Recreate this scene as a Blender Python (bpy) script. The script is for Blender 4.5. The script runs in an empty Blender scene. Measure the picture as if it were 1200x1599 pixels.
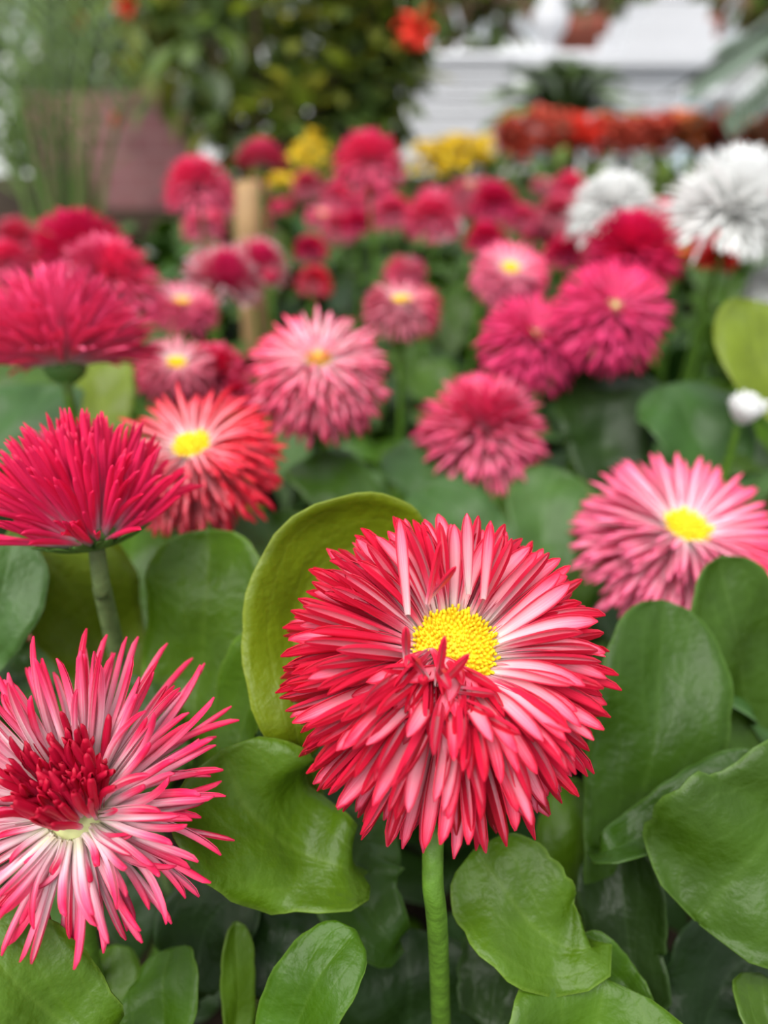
import bpy, math, random
import numpy as np
from mathutils import Vector, Matrix

# ---------------------------------------------------------------- camera, world, light, exposure
SC = bpy.context.scene
COL = SC.collection
H = 0.27
PITCH = math.radians(32.0)
FPX = 1200.0
CAM = Vector((0, 0, H))
FWD = Vector((0, math.cos(PITCH), -math.sin(PITCH)))
UP = Vector((0, math.sin(PITCH), math.cos(PITCH)))
RIGHT = Vector((1, 0, 0))
cd = bpy.data.cameras.new('camera')
cam = bpy.data.objects.new('camera', cd)
COL.objects.link(cam)
cam.location = CAM
cam.rotation_euler = (math.pi / 2 - PITCH, 0, 0)
cd.sensor_fit = 'VERTICAL'
cd.sensor_height = 36.0
cd.lens = FPX / 1599.0 * 36.0
cd.clip_start = 0.005
cd.clip_end = 200
cd.dof.use_dof = True
cd.dof.focus_distance = 0.128
cd.dof.aperture_fstop = cd.lens / 3.1
SC.camera = cam

W = bpy.data.worlds.new('overcast_sky')
SC.world = W
W.use_nodes = True
bg = W.node_tree.nodes['Background']
bg.inputs[0].default_value = (0.90, 0.95, 1.0, 1)
bg.inputs[1].default_value = 1.75
# overcast sky: three times brighter overhead than at the horizon, the same all round
wn, wl = W.node_tree.nodes, W.node_tree.links
tcw = wn.new('ShaderNodeTexCoord')
spw = wn.new('ShaderNodeSeparateXYZ')
wl.new(tcw.outputs['Generated'], spw.inputs[0])
rmw = wn.new('ShaderNodeMapRange')
rmw.inputs[1].default_value, rmw.inputs[2].default_value = 0.0, 1.0
rmw.inputs[3].default_value, rmw.inputs[4].default_value = 0.36, 1.0
wl.new(spw.outputs[2], rmw.inputs[0])
mxw = wn.new('ShaderNodeMix')
mxw.data_type = 'RGBA'
mxw.inputs[6].default_value = (0, 0, 0, 1)
mxw.inputs[7].default_value = (0.90, 0.95, 1.0, 1)
wl.new(rmw.outputs[0], mxw.inputs[0])
wl.new(mxw.outputs[2], bg.inputs[0])
sd = bpy.data.lights.new('sun', 'SUN')
sd.energy = 4.6
sd.angle = math.radians(50)
sd.color = (1.0, 0.965, 0.92)
sun = bpy.data.objects.new('sun', sd)
COL.objects.link(sun)
sun.rotation_euler = (math.radians(22), math.radians(-16), 0)

vs = SC.view_settings
vs.view_transform = 'Standard'
vs.look = 'None'
vs.gamma = 1.0
vs.use_curve_mapping = False
vs.exposure = 0.18

RND = random.Random(11)


def P(px, py, d):
    """point seen at a pixel of the 1200x1599 frame, at depth d (m) along the optical axis"""
    return CAM + RIGHT * ((px - 600) / FPX * d) - UP * ((py - 799.5) / FPX * d) + FWD * d


def cdir(theta, psi=0.0):
    """direction leaning theta degrees away from the viewer, towards psi (0 = up in the picture, 90 = right)"""
    t, p = math.radians(theta), math.radians(psi)
    return (-FWD * math.cos(t) + (UP * math.cos(p) + RIGHT * math.sin(p)) * math.sin(t)).normalized()


# ---------------------------------------------------------------- helpers
def mesh_obj(name, verts, faces, mats, parent=None, mat_idx=None, uv=None, rnd=None, smooth=True, loc=None):
    me = bpy.data.meshes.new(name)
    me.from_pydata([tuple(v) for v in verts], [], faces)
    finish(me, mats, mat_idx, uv, rnd, smooth)
    return link(name, me, parent, loc)


def finish(me, mats, mat_idx=None, uv=None, rnd=None, smooth=True):
    for m in (mats if isinstance(mats, (list, tuple)) else [mats]):
        me.materials.append(m)
    n = len(me.polygons)
    if mat_idx is not None:
        me.polygons.foreach_set('material_index', np.asarray(mat_idx, dtype=np.int32))
    if smooth:
        me.polygons.foreach_set('use_smooth', np.ones(n, dtype=bool))
    li = np.empty(len(me.loops), dtype=np.int32)
    me.loops.foreach_get('vertex_index', li)
    if uv is not None:
        l = me.uv_layers.new(name='UVMap')
        l.data.foreach_set('uv', np.asarray(uv, dtype=np.float32)[li].ravel())
    if rnd is not None:
        a = me.attributes.new('prnd', 'FLOAT', 'POINT')
        a.data.foreach_set('value', np.asarray(rnd, dtype=np.float32))
    me.update()


def link(name, me, parent=None, loc=None, mat=None):
    o = bpy.data.objects.new(name, me)
    COL.objects.link(o)
    if parent:
        o.parent = parent
    if mat is not None:
        o.matrix_basis = mat
    elif loc is not None:
        o.location = loc
    return o


def thing(name, loc, label, cat, group=None):
    o = bpy.data.objects.new(name, None)
    o.empty_display_size = 0.01
    COL.objects.link(o)
    o.location = loc
    return tag(o, label, cat, group)


def tag(o, label=None, cat=None, group=None, kind=None):
    if label:
        o['label'] = label
    if cat:
        o['category'] = cat
    if group:
        o['group'] = group
    if kind:
        o['kind'] = kind
    return o


def sample_curve(pts, n):
    """Catmull-Rom through pts -> n points"""
    p = [np.array(q, float) for q in pts]
    p = [2 * p[0] - p[1]] + p + [2 * p[-1] - p[-2]]
    m = len(p) - 3
    out = []
    for k in range(n):
        x = k / (n - 1) * m
        i = min(int(x), m - 1)
        t = x - i
        a, b, c, d = p[i:i + 4]
        out.append(0.5 * (2 * b + (c - a) * t + (2 * a - 5 * b + 4 * c - d) * t * t + (3 * b - a - 3 * c + d) * t ** 3))
    return np.array(out)


def tube_data(pts, radii, sides=8, n=14):
    c = sample_curve(pts, n)
    r = np.interp(np.linspace(0, 1, n), np.linspace(0, 1, len(radii)), radii)
    verts, faces, uv = [], [], []
    ref = np.array([0.3, 0.9, 0.1])
    for i in range(n):
        t = c[min(i + 1, n - 1)] - c[max(i - 1, 0)]
        t /= np.linalg.norm(t) + 1e-12
        a = np.cross(t, ref)
        a /= np.linalg.norm(a)
        b = np.cross(t, a)
        for k in range(sides):
            w = 2 * math.pi * k / sides
            verts.append(c[i] + r[i] * (a * math.cos(w) + b * math.sin(w)))
            uv.append((i / (n - 1), k / sides))
    for i in range(n - 1):
        for k in range(sides):
            k2 = (k + 1) % sides
            faces.append((i * sides + k, i * sides + k2, (i + 1) * sides + k2, (i + 1) * sides + k))
    faces.append(tuple(range(sides))[::-1])
    faces.append(tuple((n - 1) * sides + k for k in range(sides)))
    return verts, faces, uv


def tube(name, pts, radii, mat, parent=None, sides=8, n=14):
    off = parent.location if parent else Vector((0, 0, 0))
    v, f, uv = tube_data([Vector(p) - off for p in pts], radii, sides, n)
    return mesh_obj(name, v, f, mat, parent, uv=uv)


# ---------------------------------------------------------------- materials
def new_mat(name):
    m = bpy.data.materials.new(name)
    m.use_nodes = True
    nt = m.node_tree
    nt.nodes.clear()
    return m, nt, nt.nodes, nt.links


def node(ns, typ, **kw):
    n = ns.new(typ)
    for k, v in kw.items():
        setattr(n, k, v)
    return n


def mathn(ns, ls, op, a, b=None, clamp=False):
    n = node(ns, 'ShaderNodeMath', operation=op, use_clamp=clamp)
    for i, x in enumerate((a, b)):
        if x is None:
            continue
        if isinstance(x, (int, float)):
            n.inputs[i].default_value = x
        else:
            ls.new(x, n.inputs[i])
    return n.outputs[0]


def ramp(ns, ls, fac, stops):
    r = node(ns, 'ShaderNodeValToRGB')
    e = r.color_ramp.elements
    e[0].position, e[0].color = stops[0][0], (*stops[0][1], 1)
    e[1].position, e[1].color = stops[-1][0], (*stops[-1][1], 1)
    for p, c in stops[1:-1]:
        k = e.new(p)
        k.color = (*c, 1)
    ls.new(fac, r.inputs[0])
    return r.outputs[0]


def mixc(ns, ls, fac, a, b, blend='MIX'):
    n = node(ns, 'ShaderNodeMix', data_type='RGBA', blend_type=blend)
    for sock, x in ((n.inputs[0], fac), (n.inputs[6], a), (n.inputs[7], b)):
        if isinstance(x, (int, float)):
            sock.default_value = x
        elif isinstance(x, tuple):
            sock.default_value = (*x, 1)
        else:
            ls.new(x, sock)
    return n.outputs[2]


def surface(ns, ls, color, rough=0.5, spec=0.3, trans=0.0, tcol=None, sheen=0.0, normal=None):
    b = node(ns, 'ShaderNodeBsdfPrincipled')
    if isinstance(color, tuple):
        b.inputs['Base Color'].default_value = (*color, 1)
    else:
        ls.new(color, b.inputs['Base Color'])
    b.inputs['Roughness'].default_value = rough
    b.inputs['Specular IOR Level'].default_value = spec
    b.inputs['Sheen Weight'].default_value = sheen
    b.inputs['Sheen Roughness'].default_value = 0.5
    if normal is not None:
        ls.new(normal, b.inputs['Normal'])
    out = node(ns, 'ShaderNodeOutputMaterial')
    if trans > 0:
        t = node(ns, 'ShaderNodeBsdfTranslucent')
        if tcol is None:
            tcol = color
        if isinstance(tcol, tuple):
            t.inputs[0].default_value = (*tcol, 1)
        else:
            ls.new(tcol, t.inputs[0])
        mx = node(ns, 'ShaderNodeMixShader')
        mx.inputs[0].default_value = trans
        ls.new(b.outputs[0], mx.inputs[1])
        ls.new(t.outputs[0], mx.inputs[2])
        ls.new(mx.outputs[0], out.inputs[0])
    else:
        ls.new(b.outputs[0], out.inputs[0])
    return b


def simple_mat(name, color, rough=0.6, spec=0.25, trans=0.0, var=0.25, scale=40.0, bump=0.0, tcol=None):
    """plain colour with noise mottling"""
    m, nt, ns, ls = new_mat(name)
    tc = node(ns, 'ShaderNodeTexCoord')
    nz = node(ns, 'ShaderNodeTexNoise')
    nz.inputs['Scale'].default_value = scale
    nz.inputs['Detail'].default_value = 4
    ls.new(tc.outputs['Object'], nz.inputs['Vector'])
    lo = tuple(c * (1 - var) for c in color)
    hi = tuple(min(1, c * (1 + var)) for c in color)
    c = ramp(ns, ls, nz.outputs[0], [(0.3, lo), (0.7, hi)])
    nrm = None
    if bump:
        bp = node(ns, 'ShaderNodeBump')
        bp.inputs['Strength'].default_value = bump
        bp.inputs['Distance'].default_value = 0.004
        ls.new(nz.outputs[0], bp.inputs['Height'])
        nrm = bp.outputs[0]
    surface(ns, ls, c, rough, spec, trans, tcol, normal=nrm)
    return m


def petal_mat(name, stops, edge=None, edge_amt=0.0, trans=0.36, var=0.22, rough=0.42):
    """colour runs along the petal (u), with fine lengthwise streaks and a per-petal tint"""
    m, nt, ns, ls = new_mat(name)
    uvn = node(ns, 'ShaderNodeUVMap')
    sep = node(ns, 'ShaderNodeSeparateXYZ')
    ls.new(uvn.outputs[0], sep.inputs[0])
    at = node(ns, 'ShaderNodeAttribute', attribute_name='prnd')
    oi = node(ns, 'ShaderNodeObjectInfo')
    r = mathn(ns, ls, 'FRACT', mathn(ns, ls, 'ADD', at.outputs['Fac'], oi.outputs['Random']))
    cmb = node(ns, 'ShaderNodeCombineXYZ')
    ls.new(mathn(ns, ls, 'MULTIPLY', sep.outputs[0], 1.2), cmb.inputs[0])
    ls.new(mathn(ns, ls, 'MULTIPLY', sep.outputs[1], 9.0), cmb.inputs[1])
    ls.new(mathn(ns, ls, 'MULTIPLY', r, 31.0), cmb.inputs[2])
    nz = node(ns, 'ShaderNodeTexNoise')
    nz.inputs['Scale'].default_value = 1.6
    nz.inputs['Detail'].default_value = 3
    ls.new(cmb.outputs[0], nz.inputs['Vector'])
    u = mathn(ns, ls, 'ADD', sep.outputs[0], mathn(ns, ls, 'MULTIPLY', mathn(ns, ls, 'SUBTRACT', nz.outputs[0], 0.5), 0.45))
    u = mathn(ns, ls, 'ADD', u, mathn(ns, ls, 'MULTIPLY', mathn(ns, ls, 'SUBTRACT', r, 0.5), 0.22), True)
    c = ramp(ns, ls, u, stops)
    if edge:
        e = mathn(ns, ls, 'ABSOLUTE', mathn(ns, ls, 'SUBTRACT', sep.outputs[1], 0.5))
        e = mathn(ns, ls, 'MULTIPLY', mathn(ns, ls, 'POWER', mathn(ns, ls, 'MULTIPLY', e, 2.0), 3.0), edge_amt, True)
        e = mathn(ns, ls, 'MULTIPLY', e, mathn(ns, ls, 'MULTIPLY', sep.outputs[0], 1.6, True))
        c = mixc(ns, ls, e, c, edge)
    hsv = node(ns, 'ShaderNodeHueSaturation')
    hsv.inputs['Hue'].default_value = 0.5
    ls.new(mathn(ns, ls, 'ADD', mathn(ns, ls, 'MULTIPLY', r, var), 1 - var * 0.5), hsv.inputs['Value'])
    ls.new(c, hsv.inputs['Color'])
    bp = node(ns, 'ShaderNodeBump')
    bp.inputs['Strength'].default_value = 0.35
    bp.inputs['Distance'].default_value = 0.0003
    ls.new(nz.outputs[0], bp.inputs['Height'])
    surface(ns, ls, hsv.outputs[0], rough, 0.35, trans, None, 0.0, bp.outputs[0])
    return m


def colorway(name, white, pale, mid, deep, tip, **kw):
    o = petal_mat('petal_back_' + name, [(0.0, white), (0.13, pale), (0.27, mid), (0.48, deep), (1.0, tip)], **kw)
    i = petal_mat('petal_face_' + name, [(0.0, white), (0.25, pale), (0.55, tuple(0.6 * a + 0.4 * b for a, b in zip(pale, mid))), (0.85, mid), (1.0, deep)],
                  edge=deep, edge_amt=0.9, **kw)
    return [o, i]


CW = {
    'crimson': colorway('crimson', (0.94, 0.80, 0.78), (0.93, 0.52, 0.58), (0.90, 0.16, 0.27), (0.86, 0.030, 0.095), (0.76, 0.012, 0.055)),
    'magenta': colorway('magenta', (0.94, 0.76, 0.78), (0.93, 0.46, 0.57), (0.90, 0.13, 0.30), (0.85, 0.030, 0.150), (0.76, 0.012, 0.090)),
    'deep': colorway('deep', (0.88, 0.55, 0.50), (0.89, 0.18, 0.37), (0.87, 0.070, 0.26), (0.84, 0.030, 0.18), (0.77, 0.020, 0.14)),
    'red': colorway('red', (0.94, 0.82, 0.80), (0.92, 0.46, 0.50), (0.90, 0.10, 0.15), (0.86, 0.025, 0.065), (0.76, 0.012, 0.045)),
    'pink': colorway('pink', (0.94, 0.80, 0.79), (0.94, 0.56, 0.64), (0.93, 0.24, 0.40), (0.92, 0.10, 0.27), (0.88, 0.07, 0.22)),
    'pinkring': colorway('pinkring', (0.95, 0.86, 0.84), (0.94, 0.72, 0.76), (0.92, 0.30, 0.43), (0.88, 0.065, 0.19), (0.78, 0.025, 0.11)),
    'rose': colorway('rose', (0.93, 0.84, 0.80), (0.92, 0.58, 0.62), (0.88, 0.30, 0.40), (0.78, 0.08, 0.19), (0.68, 0.04, 0.12)),
    'white': colorway('white', (0.90, 0.91, 0.84), (0.95, 0.95, 0.93), (0.96, 0.96, 0.95), (0.96, 0.96, 0.95), (0.96, 0.96, 0.95), trans=0.45, var=0.08),
    'scarlet': colorway('scarlet', (0.55, 0.02, 0.02), (0.75, 0.03, 0.02), (0.82, 0.03, 0.02), (0.80, 0.03, 0.02), (0.75, 0.03, 0.02)),
}

CW['whitetip'] = [CW['deep'][0], CW['white'][1]]


def leaf_mat(name, base, light, sheen=0.0, trans=0.22, rough=0.42, spec=0.27, tcol=(0.15, 0.25, 0.003)):
    m, nt, ns, ls = new_mat(name)
    uvn = node(ns, 'ShaderNodeUVMap')
    sep = node(ns, 'ShaderNodeSeparateXYZ')
    ls.new(uvn.outputs[0], sep.inputs[0])
    u, v = sep.outputs[0], sep.outputs[1]
    av = mathn(ns, ls, 'ABSOLUTE', mathn(ns, ls, 'SUBTRACT', v, 0.5))
    tc = node(ns, 'ShaderNodeTexCoord')
    nz = node(ns, 'ShaderNodeTexNoise')
    nz.inputs['Scale'].default_value = 90
    nz.inputs['Detail'].default_value = 5
    ls.new(tc.outputs['Object'], nz.inputs['Vector'])
    n2 = node(ns, 'ShaderNodeTexNoise')
    n2.inputs['Scale'].default_value = 420
    n2.inputs['Detail'].default_value = 3
    ls.new(tc.outputs['Object'], n2.inputs['Vector'])
    oi = node(ns, 'ShaderNodeObjectInfo')
    c = mixc(ns, ls, mathn(ns, ls, 'MULTIPLY', nz.outputs[0], 1.0), tuple(0.55 * x for x in base), tuple(min(1, 1.55 * x) for x in base))
    # midrib and side veins
    mid = mathn(ns, ls, 'SUBTRACT', 1.0, mathn(ns, ls, 'MULTIPLY', av, 26.0), True)
    ph = mathn(ns, ls, 'ADD', mathn(ns, ls, 'SUBTRACT', mathn(ns, ls, 'MULTIPLY', u, 7.0), mathn(ns, ls, 'MULTIPLY', av, 4.5)),
               mathn(ns, ls, 'MULTIPLY', nz.outputs[0], 0.6))
    tri = mathn(ns, ls, 'PINGPONG', ph, 0.5)
    side = mathn(ns, ls, 'SUBTRACT', 1.0, mathn(ns, ls, 'MULTIPLY', tri, 9.0), True)
    vein = mathn(ns, ls, 'MAXIMUM', mid, mathn(ns, ls, 'MULTIPLY', side, 0.45))
    c = mixc(ns, ls, mathn(ns, ls, 'MULTIPLY', vein, 0.10), c, light)
    edge = mathn(ns, ls, 'MULTIPLY', mathn(ns, ls, 'SUBTRACT', av, 0.465, False), 28.0, True)
    c = mixc(ns, ls, mathn(ns, ls, 'MULTIPLY', edge, 0.3), c, light)
    hsv = node(ns, 'ShaderNodeHueSaturation')
    ls.new(mathn(ns, ls, 'ADD', mathn(ns, ls, 'MULTIPLY', oi.outputs['Random'], 0.3), 0.85), hsv.inputs['Value'])
    ls.new(mathn(ns, ls, 'ADD', mathn(ns, ls, 'MULTIPLY', oi.outputs['Random'], -0.02), 0.51), hsv.inputs['Hue'])
    ls.new(c, hsv.inputs['Color'])
    hgt = mathn(ns, ls, 'ADD', mathn(ns, ls, 'MULTIPLY', vein, -0.10), mathn(ns, ls, 'ADD', nz.outputs[0], mathn(ns, ls, 'MULTIPLY', n2.outputs[0], 0.55)))
    bp = node(ns, 'ShaderNodeBump')
    bp.inputs['Strength'].default_value = 0.55
    bp.inputs['Distance'].default_value = 0.0014
    ls.new(hgt, bp.inputs['Height'])
    surface(ns, ls, hsv.outputs[0], rough, spec, trans, tcol, sheen, bp.outputs[0])
    return m


LEAF = {
    'mid': leaf_mat('leaf_mid_green', (0.027, 0.066, 0.002), (0.14, 0.25, 0.05)),
    'bright': leaf_mat('leaf_bright_green', (0.046, 0.104, 0.002), (0.20, 0.32, 0.05)),
    'yellow': leaf_mat('leaf_yellow_green', (0.085, 0.128, 0.003), (0.26, 0.33, 0.05)),
    'dark': leaf_mat('leaf_dark_shade_green', (0.008, 0.023, 0.002), (0.06, 0.12, 0.035), trans=0.1, spec=0.2),  # base colour taken down to paint in the shade among low leaves
    'grey': leaf_mat('leaf_grey_green', (0.030, 0.076, 0.012), (0.16, 0.26, 0.11), trans=0.15, rough=0.45),
}
M_STEM = simple_mat('stem_green', (0.070, 0.150, 0.012), 0.5, 0.3, 0.0, 0.2, 300, 0.2)
M_STEM_GREY = simple_mat('stem_grey_green', (0.105, 0.150, 0.050), 0.6, 0.3, 0.0, 0.2, 300, 0.2)
M_CALYX = simple_mat('calyx_green', (0.07, 0.17, 0.03), 0.5, 0.3, 0.0, 0.2, 300)
M_FLORET = simple_mat('floret_yellow', (0.90, 0.60, 0.015), 0.55, 0.25, 0.12, 0.2, 500, tcol=(0.9, 0.6, 0.02))
M_RECEPT = simple_mat('receptacle_pale', (0.62, 0.66, 0.30), 0.6, 0.2, 0.0, 0.15, 300)
M_SOIL = simple_mat('soil', (0.028, 0.019, 0.012), 0.95, 0.1, 0.0, 0.5, 60, 1.0)
M_PATH = simple_mat('pale_paving', (0.42, 0.42, 0.42), 0.85, 0.2, 0.0, 0.15, 3)


# ---------------------------------------------------------------- petals
def petal_arrays(seg=9, cross=6, aspect=0.13, half=2.2, bend=-0.5, thick=0.006, base_w=0.45, open_tip=0.0, wob=0.0, tip_pow=0.5):
    """unit petal along +x (inner face +z). half = half-angle of the rolled cross-section"""
    us = np.linspace(0, 1, seg + 1)
    us = 1 - (1 - us) ** 1.25
    x = z = 0.0
    cen, tan = [], []
    pu = 0
    for u in us:
        th = bend * u + wob * math.sin(u * 5)
        du = u - pu
        x += math.cos(th) * du
        z += math.sin(th) * du
        pu = u
        cen.append((x, z))
        tan.append(th)
    out, inn, uv = [], [], []
    for k, u in enumerate(us):
        w = base_w + (1 - base_w) * min(1, u / 0.62) ** 0.9
        if u > 0.70:
            w *= max(0.0, 1 - ((u - 0.70) / 0.303) ** 2.3) ** tip_pow
        w = max(w, 0.05) * aspect * 0.5
        h = half * (1 - open_tip * u)
        h = max(0.05, h)
        r = w / h
        cx, cz = cen[k]
        nx, nz_ = -math.sin(tan[k]), math.cos(tan[k])
        for j in range(cross + 1):
            s = -1 + 2 * j / cross
            y = r * math.sin(s * h)
            q = r * (1 - math.cos(s * h))
            t = min(thick, w * 0.5)
            ny, nq = -math.sin(s * h), math.cos(s * h)
            out.append((cx + nx * q, y, cz + nz_ * q))
            inn.append((cx + nx * (q + t * nq), y + t * ny, cz + nz_ * (q + t * nq)))
            uv.append((u, j / cross))
    n1 = len(out)
    c1 = cross + 1
    faces, mi = [], []
    for k in range(seg):
        for j in range(cross):
            a = k * c1 + j
            faces.append((a, a + 1, a + c1 + 1, a + c1)[::-1]); mi.append(0)
            faces.append((n1 + a, n1 + a + 1, n1 + a + c1 + 1, n1 + a + c1)); mi.append(1)
        for j, rev in ((0, False), (cross, True)):
            a = k * c1 + j
            f = (a, a + c1, n1 + a + c1, n1 + a)
            faces.append(f[::-1] if rev else f); mi.append(0)
    for j in range(cross):
        a = seg * c1 + j
        faces.append((a, a + 1, n1 + a + 1, n1 + a)[::-1]); mi.append(0)
    return np.array(out + inn), faces, mi, np.array(uv + uv)


def petal_set(key, cw, n, seg, cross, **rng):
    """n petal meshes of one kind, each a little different"""
    out = []
    r = random.Random(hash_str(key))
    for k in range(n):
        kw = {a: (r.uniform(*b) if isinstance(b, tuple) else b) for a, b in rng.items()}
        arr = petal_arrays(seg, cross, **kw)
        out.append(arr)
    return out


def hash_str(s):
    h = 7
    for ch in s:
        h = (h * 131 + ord(ch)) % 1000003
    return h


def to_mesh(name, arr, mats):
    me = bpy.data.meshes.new(name)
    v, f, mi, uv = arr
    me.from_pydata([tuple(q) for q in v], [], f)
    finish(me, mats, mi, uv)
    return me


def head_matrix(pos, axis, spin_ref=None):
    z = Vector(axis).normalized()
    # local +y = direction in the head's plane that looks up in the picture
    y = UP - z * UP.dot(z)
    if y.length < 1e-4:
        y = RIGHT.copy()
    y.normalize()
    x = y.cross(z)
    m = Matrix((x, y, z)).transposed().to_4x4()
    m.translation = pos
    return m


def petal_matrix(az, r, zb, elev, L, Wd, roll=0.0):
    """in the head frame; az 0 = +x (picture right), 90 = up in the picture"""
    rad = Vector((math.cos(az), math.sin(az), 0))
    ax = Vector((0, 0, 1))
    x = rad * math.cos(elev) + ax * math.sin(elev)
    z = -rad * math.sin(elev) + ax * math.cos(elev)
    y = z.cross(x)
    R = Matrix((x, y, z)).transposed() @ Matrix.Rotation(roll, 3, 'X')
    M = R.to_4x4() @ Matrix.Diagonal((L, Wd, Wd, 1))
    M.translation = rad * r + ax * zb
    return M


def join_petals(name, mats_list, arrs, mats, parent, M0=None, rnd=None):
    """many petals as one mesh"""
    V, F, MI, UVs, RN = [], [], [], [], []
    off = 0
    for k, (M, ai) in enumerate(mats_list):
        v, f, mi, uv = arrs[ai]
        A = np.array(M)
        V.append(v @ A[:3, :3].T + A[:3, 3])
        F.extend([tuple(q + off for q in ff) for ff in f])
        MI.extend(mi)
        UVs.append(uv)
        RN.append(np.full(len(v), (k * 0.6180339) % 1.0))
        off += len(v)
    me = bpy.data.meshes.new(name)
    V = np.concatenate(V)
    me.from_pydata(V.tolist(), [], F)
    finish(me, mats, MI, np.concatenate(UVs), np.concatenate(RN))
    return me


# ---------------------------------------------------------------- disc, calyx
def disc_arrays(R, n, dome=0.35, fl=None):
    """dome of little florets, one mesh (far too small to pick apart)"""
    V, F = [], []
    rings, sides = 5, 20
    for k in range(rings + 1):
        q = k / rings
        for j in range(sides):
            a = 2 * math.pi * j / sides
            V.append((R * q * math.cos(a), R * q * math.sin(a), R * dome * (1 - q * q) - R * 0.12))
    for k in range(rings):
        for j in range(sides):
            j2 = (j + 1) % sides
            F.append((k * sides + j, (k + 1) * sides + j, (k + 1) * sides + j2, k * sides + j2))
    r = random.Random(5)
    fs = fl or R * 1.45 / math.sqrt(n)
    for i in range(n):
        q = math.sqrt((i + 0.5) / n)
        a = i * 2.399963
        c = Vector((R * q * math.cos(a), R * q * math.sin(a), R * dome * (1 - q * q) - R * 0.12))
        nrm = Vector((q * math.cos(a) * dome * 2, q * math.sin(a) * dome * 2, 1)).normalized()
        nrm = (nrm + Vector((r.uniform(-.3, .3), r.uniform(-.3, .3), 0))).normalized()
        hgt = fs * r.uniform(1.0, 2.0) * (0.8 + 0.6 * q)
        s = fs * r.uniform(0.42, 0.62)
        t1 = nrm.orthogonal().normalized()
        t2 = nrm.cross(t1)
        o = len(V)
        for (rr, hh) in ((0.75, 0.0), (1.0, 0.55), (0.7, 0.92)):
            for j in range(6):
                w = j * math.pi / 3
                V.append(tuple(c + (t1 * math.cos(w) + t2 * math.sin(w)) * s * rr + nrm * hgt * hh))
        V.append(tuple(c + nrm * hgt))
        for k in range(2):
            for j in range(6):
                j2 = (j + 1) % 6
                F.append((o + k * 6 + j, o + k * 6 + j2, o + k * 6 + 6 + j2, o + k * 6 + 6 + j))
        for j in range(6):
            F.append((o + 12 + j, o + 12 + (j + 1) % 6, o + 18))
    return V, F


def lathe(profile, sides=16):
    V, F = [], []
    for (r, z) in profile:
        for j in range(sides):
            a = 2 * math.pi * j / sides
            V.append((r * math.cos(a), r * math.sin(a), z))
    for k in range(len(profile) - 1):
        for j in range(sides):
            j2 = (j + 1) % sides
            F.append((k * sides + j, k * sides + j2, (k + 1) * sides + j2, (k + 1) * sides + j))
    F.append(tuple(range(sides))[::-1])
    F.append(tuple((len(profile) - 1) * sides + j for j in range(sides)))
    return V, F


def bract_arrays():
    return petal_arrays(5, 3, aspect=0.42, half=0.5, bend=0.5, thick=0.04, base_w=0.7)


# ---------------------------------------------------------------- flower heads
TEMPLATE = {}


def head_template(kind, cwname):
    """shared meshes for a blurred flower head of unit radius: petals, disc"""
    key = kind + '_' + cwname
    if key in TEMPLATE:
        return TEMPLATE[key]
    r = random.Random(hash_str(key))
    # n, elevation in -> out, length in -> out, half roll, bend, disc radius, centre tuft, base radius
    spec = {
        'open': dict(n=420, e=(36, -24), l=(0.60, 0.80), half=(0.8, 1.7), bend=(-0.7, -0.1), disc=0.19, tuft=0, asp=0.115),
        'closed': dict(n=450, e=(62, -22), l=(0.55, 0.84), half=(0.9, 1.8), bend=(-0.7, -0.1), disc=0.13, tuft=30, asp=0.11),
        'ring': dict(n=420, e=(40, -34), l=(0.60, 0.84), half=(0.8, 1.6), bend=(-0.7, -0.1), disc=0.15, tuft=26, asp=0.115),
        'dome': dict(n=520, e=(88, -20), l=(0.66, 0.86), half=(0.8, 1.6), bend=(-0.7, -0.1), disc=0.0, tuft=0, asp=0.12),
        'cup': dict(n=430, e=(88, 8), l=(0.86, 1.0), half=(0.9, 2.0), bend=(-0.45, 0.2), disc=0.0, tuft=0, asp=0.12),
        'spiky': dict(n=420, e=(88, -30), l=(0.72, 0.96), half=(0.6, 1.5), bend=(-0.5, 0.1), disc=0.0, tuft=0, asp=0.12),
        'bud': dict(n=90, e=(88, 45), l=(0.8, 1.1), half=(0.8, 1.6), bend=(0.2, 0.6), disc=0.28, tuft=0, asp=0.26),
        'flat': dict(n=120, e=(20, -8), l=(0.75, 0.82), half=(0.8, 1.4), bend=(-0.2, 0.1), disc=0.2, tuft=0, asp=0.17),
    }[kind]
    arrs = petal_set(key, cwname, 6, 5, 3, half=spec['half'], bend=spec['bend'], aspect=spec['asp'], base_w=(0.4, 0.6), wob=(-0.12, 0.12), thick=0.008)
    pl = []
    n = spec['n']
    for i in range(n):
        t = (i + 0.5) / n
        az = i * 2.399963 + r.uniform(-.1, .1)
        e = spec['e'][0] + (spec['e'][1] - spec['e'][0]) * t ** 0.85 + r.uniform(-8, 8)
        L = (spec['l'][0] + (spec['l'][1] - spec['l'][0]) * t ** 0.5) * r.uniform(0.88, 1.1)
        rb = (spec['disc'] or 0.02) + (0.20 - (spec['disc'] or 0.02)) * t
        zb = -0.24 * t
        pl.append((petal_matrix(az, rb, zb, math.radians(e), L, L * r.uniform(0.85, 1.1), r.uniform(-.4, .4)), i % 6))
    for i in range(spec['tuft']):
        az = i * 2.4
        q = 0.13 * math.sqrt((i + .5) / spec['tuft'])
        pl.append((petal_matrix(az, q, 0.0, math.radians(80 - 15 * i / spec['tuft']), r.uniform(.2, .3), 0.42, 0), i % 6))
    petals = join_petals('petals_' + key, pl, arrs, CW[cwname], None)
    disc = None
    if spec['disc']:
        v, f = disc_arrays(spec['disc'], 70)
        disc = bpy.data.meshes.new('disc_' + key)
        disc.from_pydata(v, [], f)
        finish(disc, M_FLORET if spec['tuft'] == 0 or kind == 'ring' else M_RECEPT)
    TEMPLATE[key] = (petals, disc)
    return TEMPLATE[key]


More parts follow.
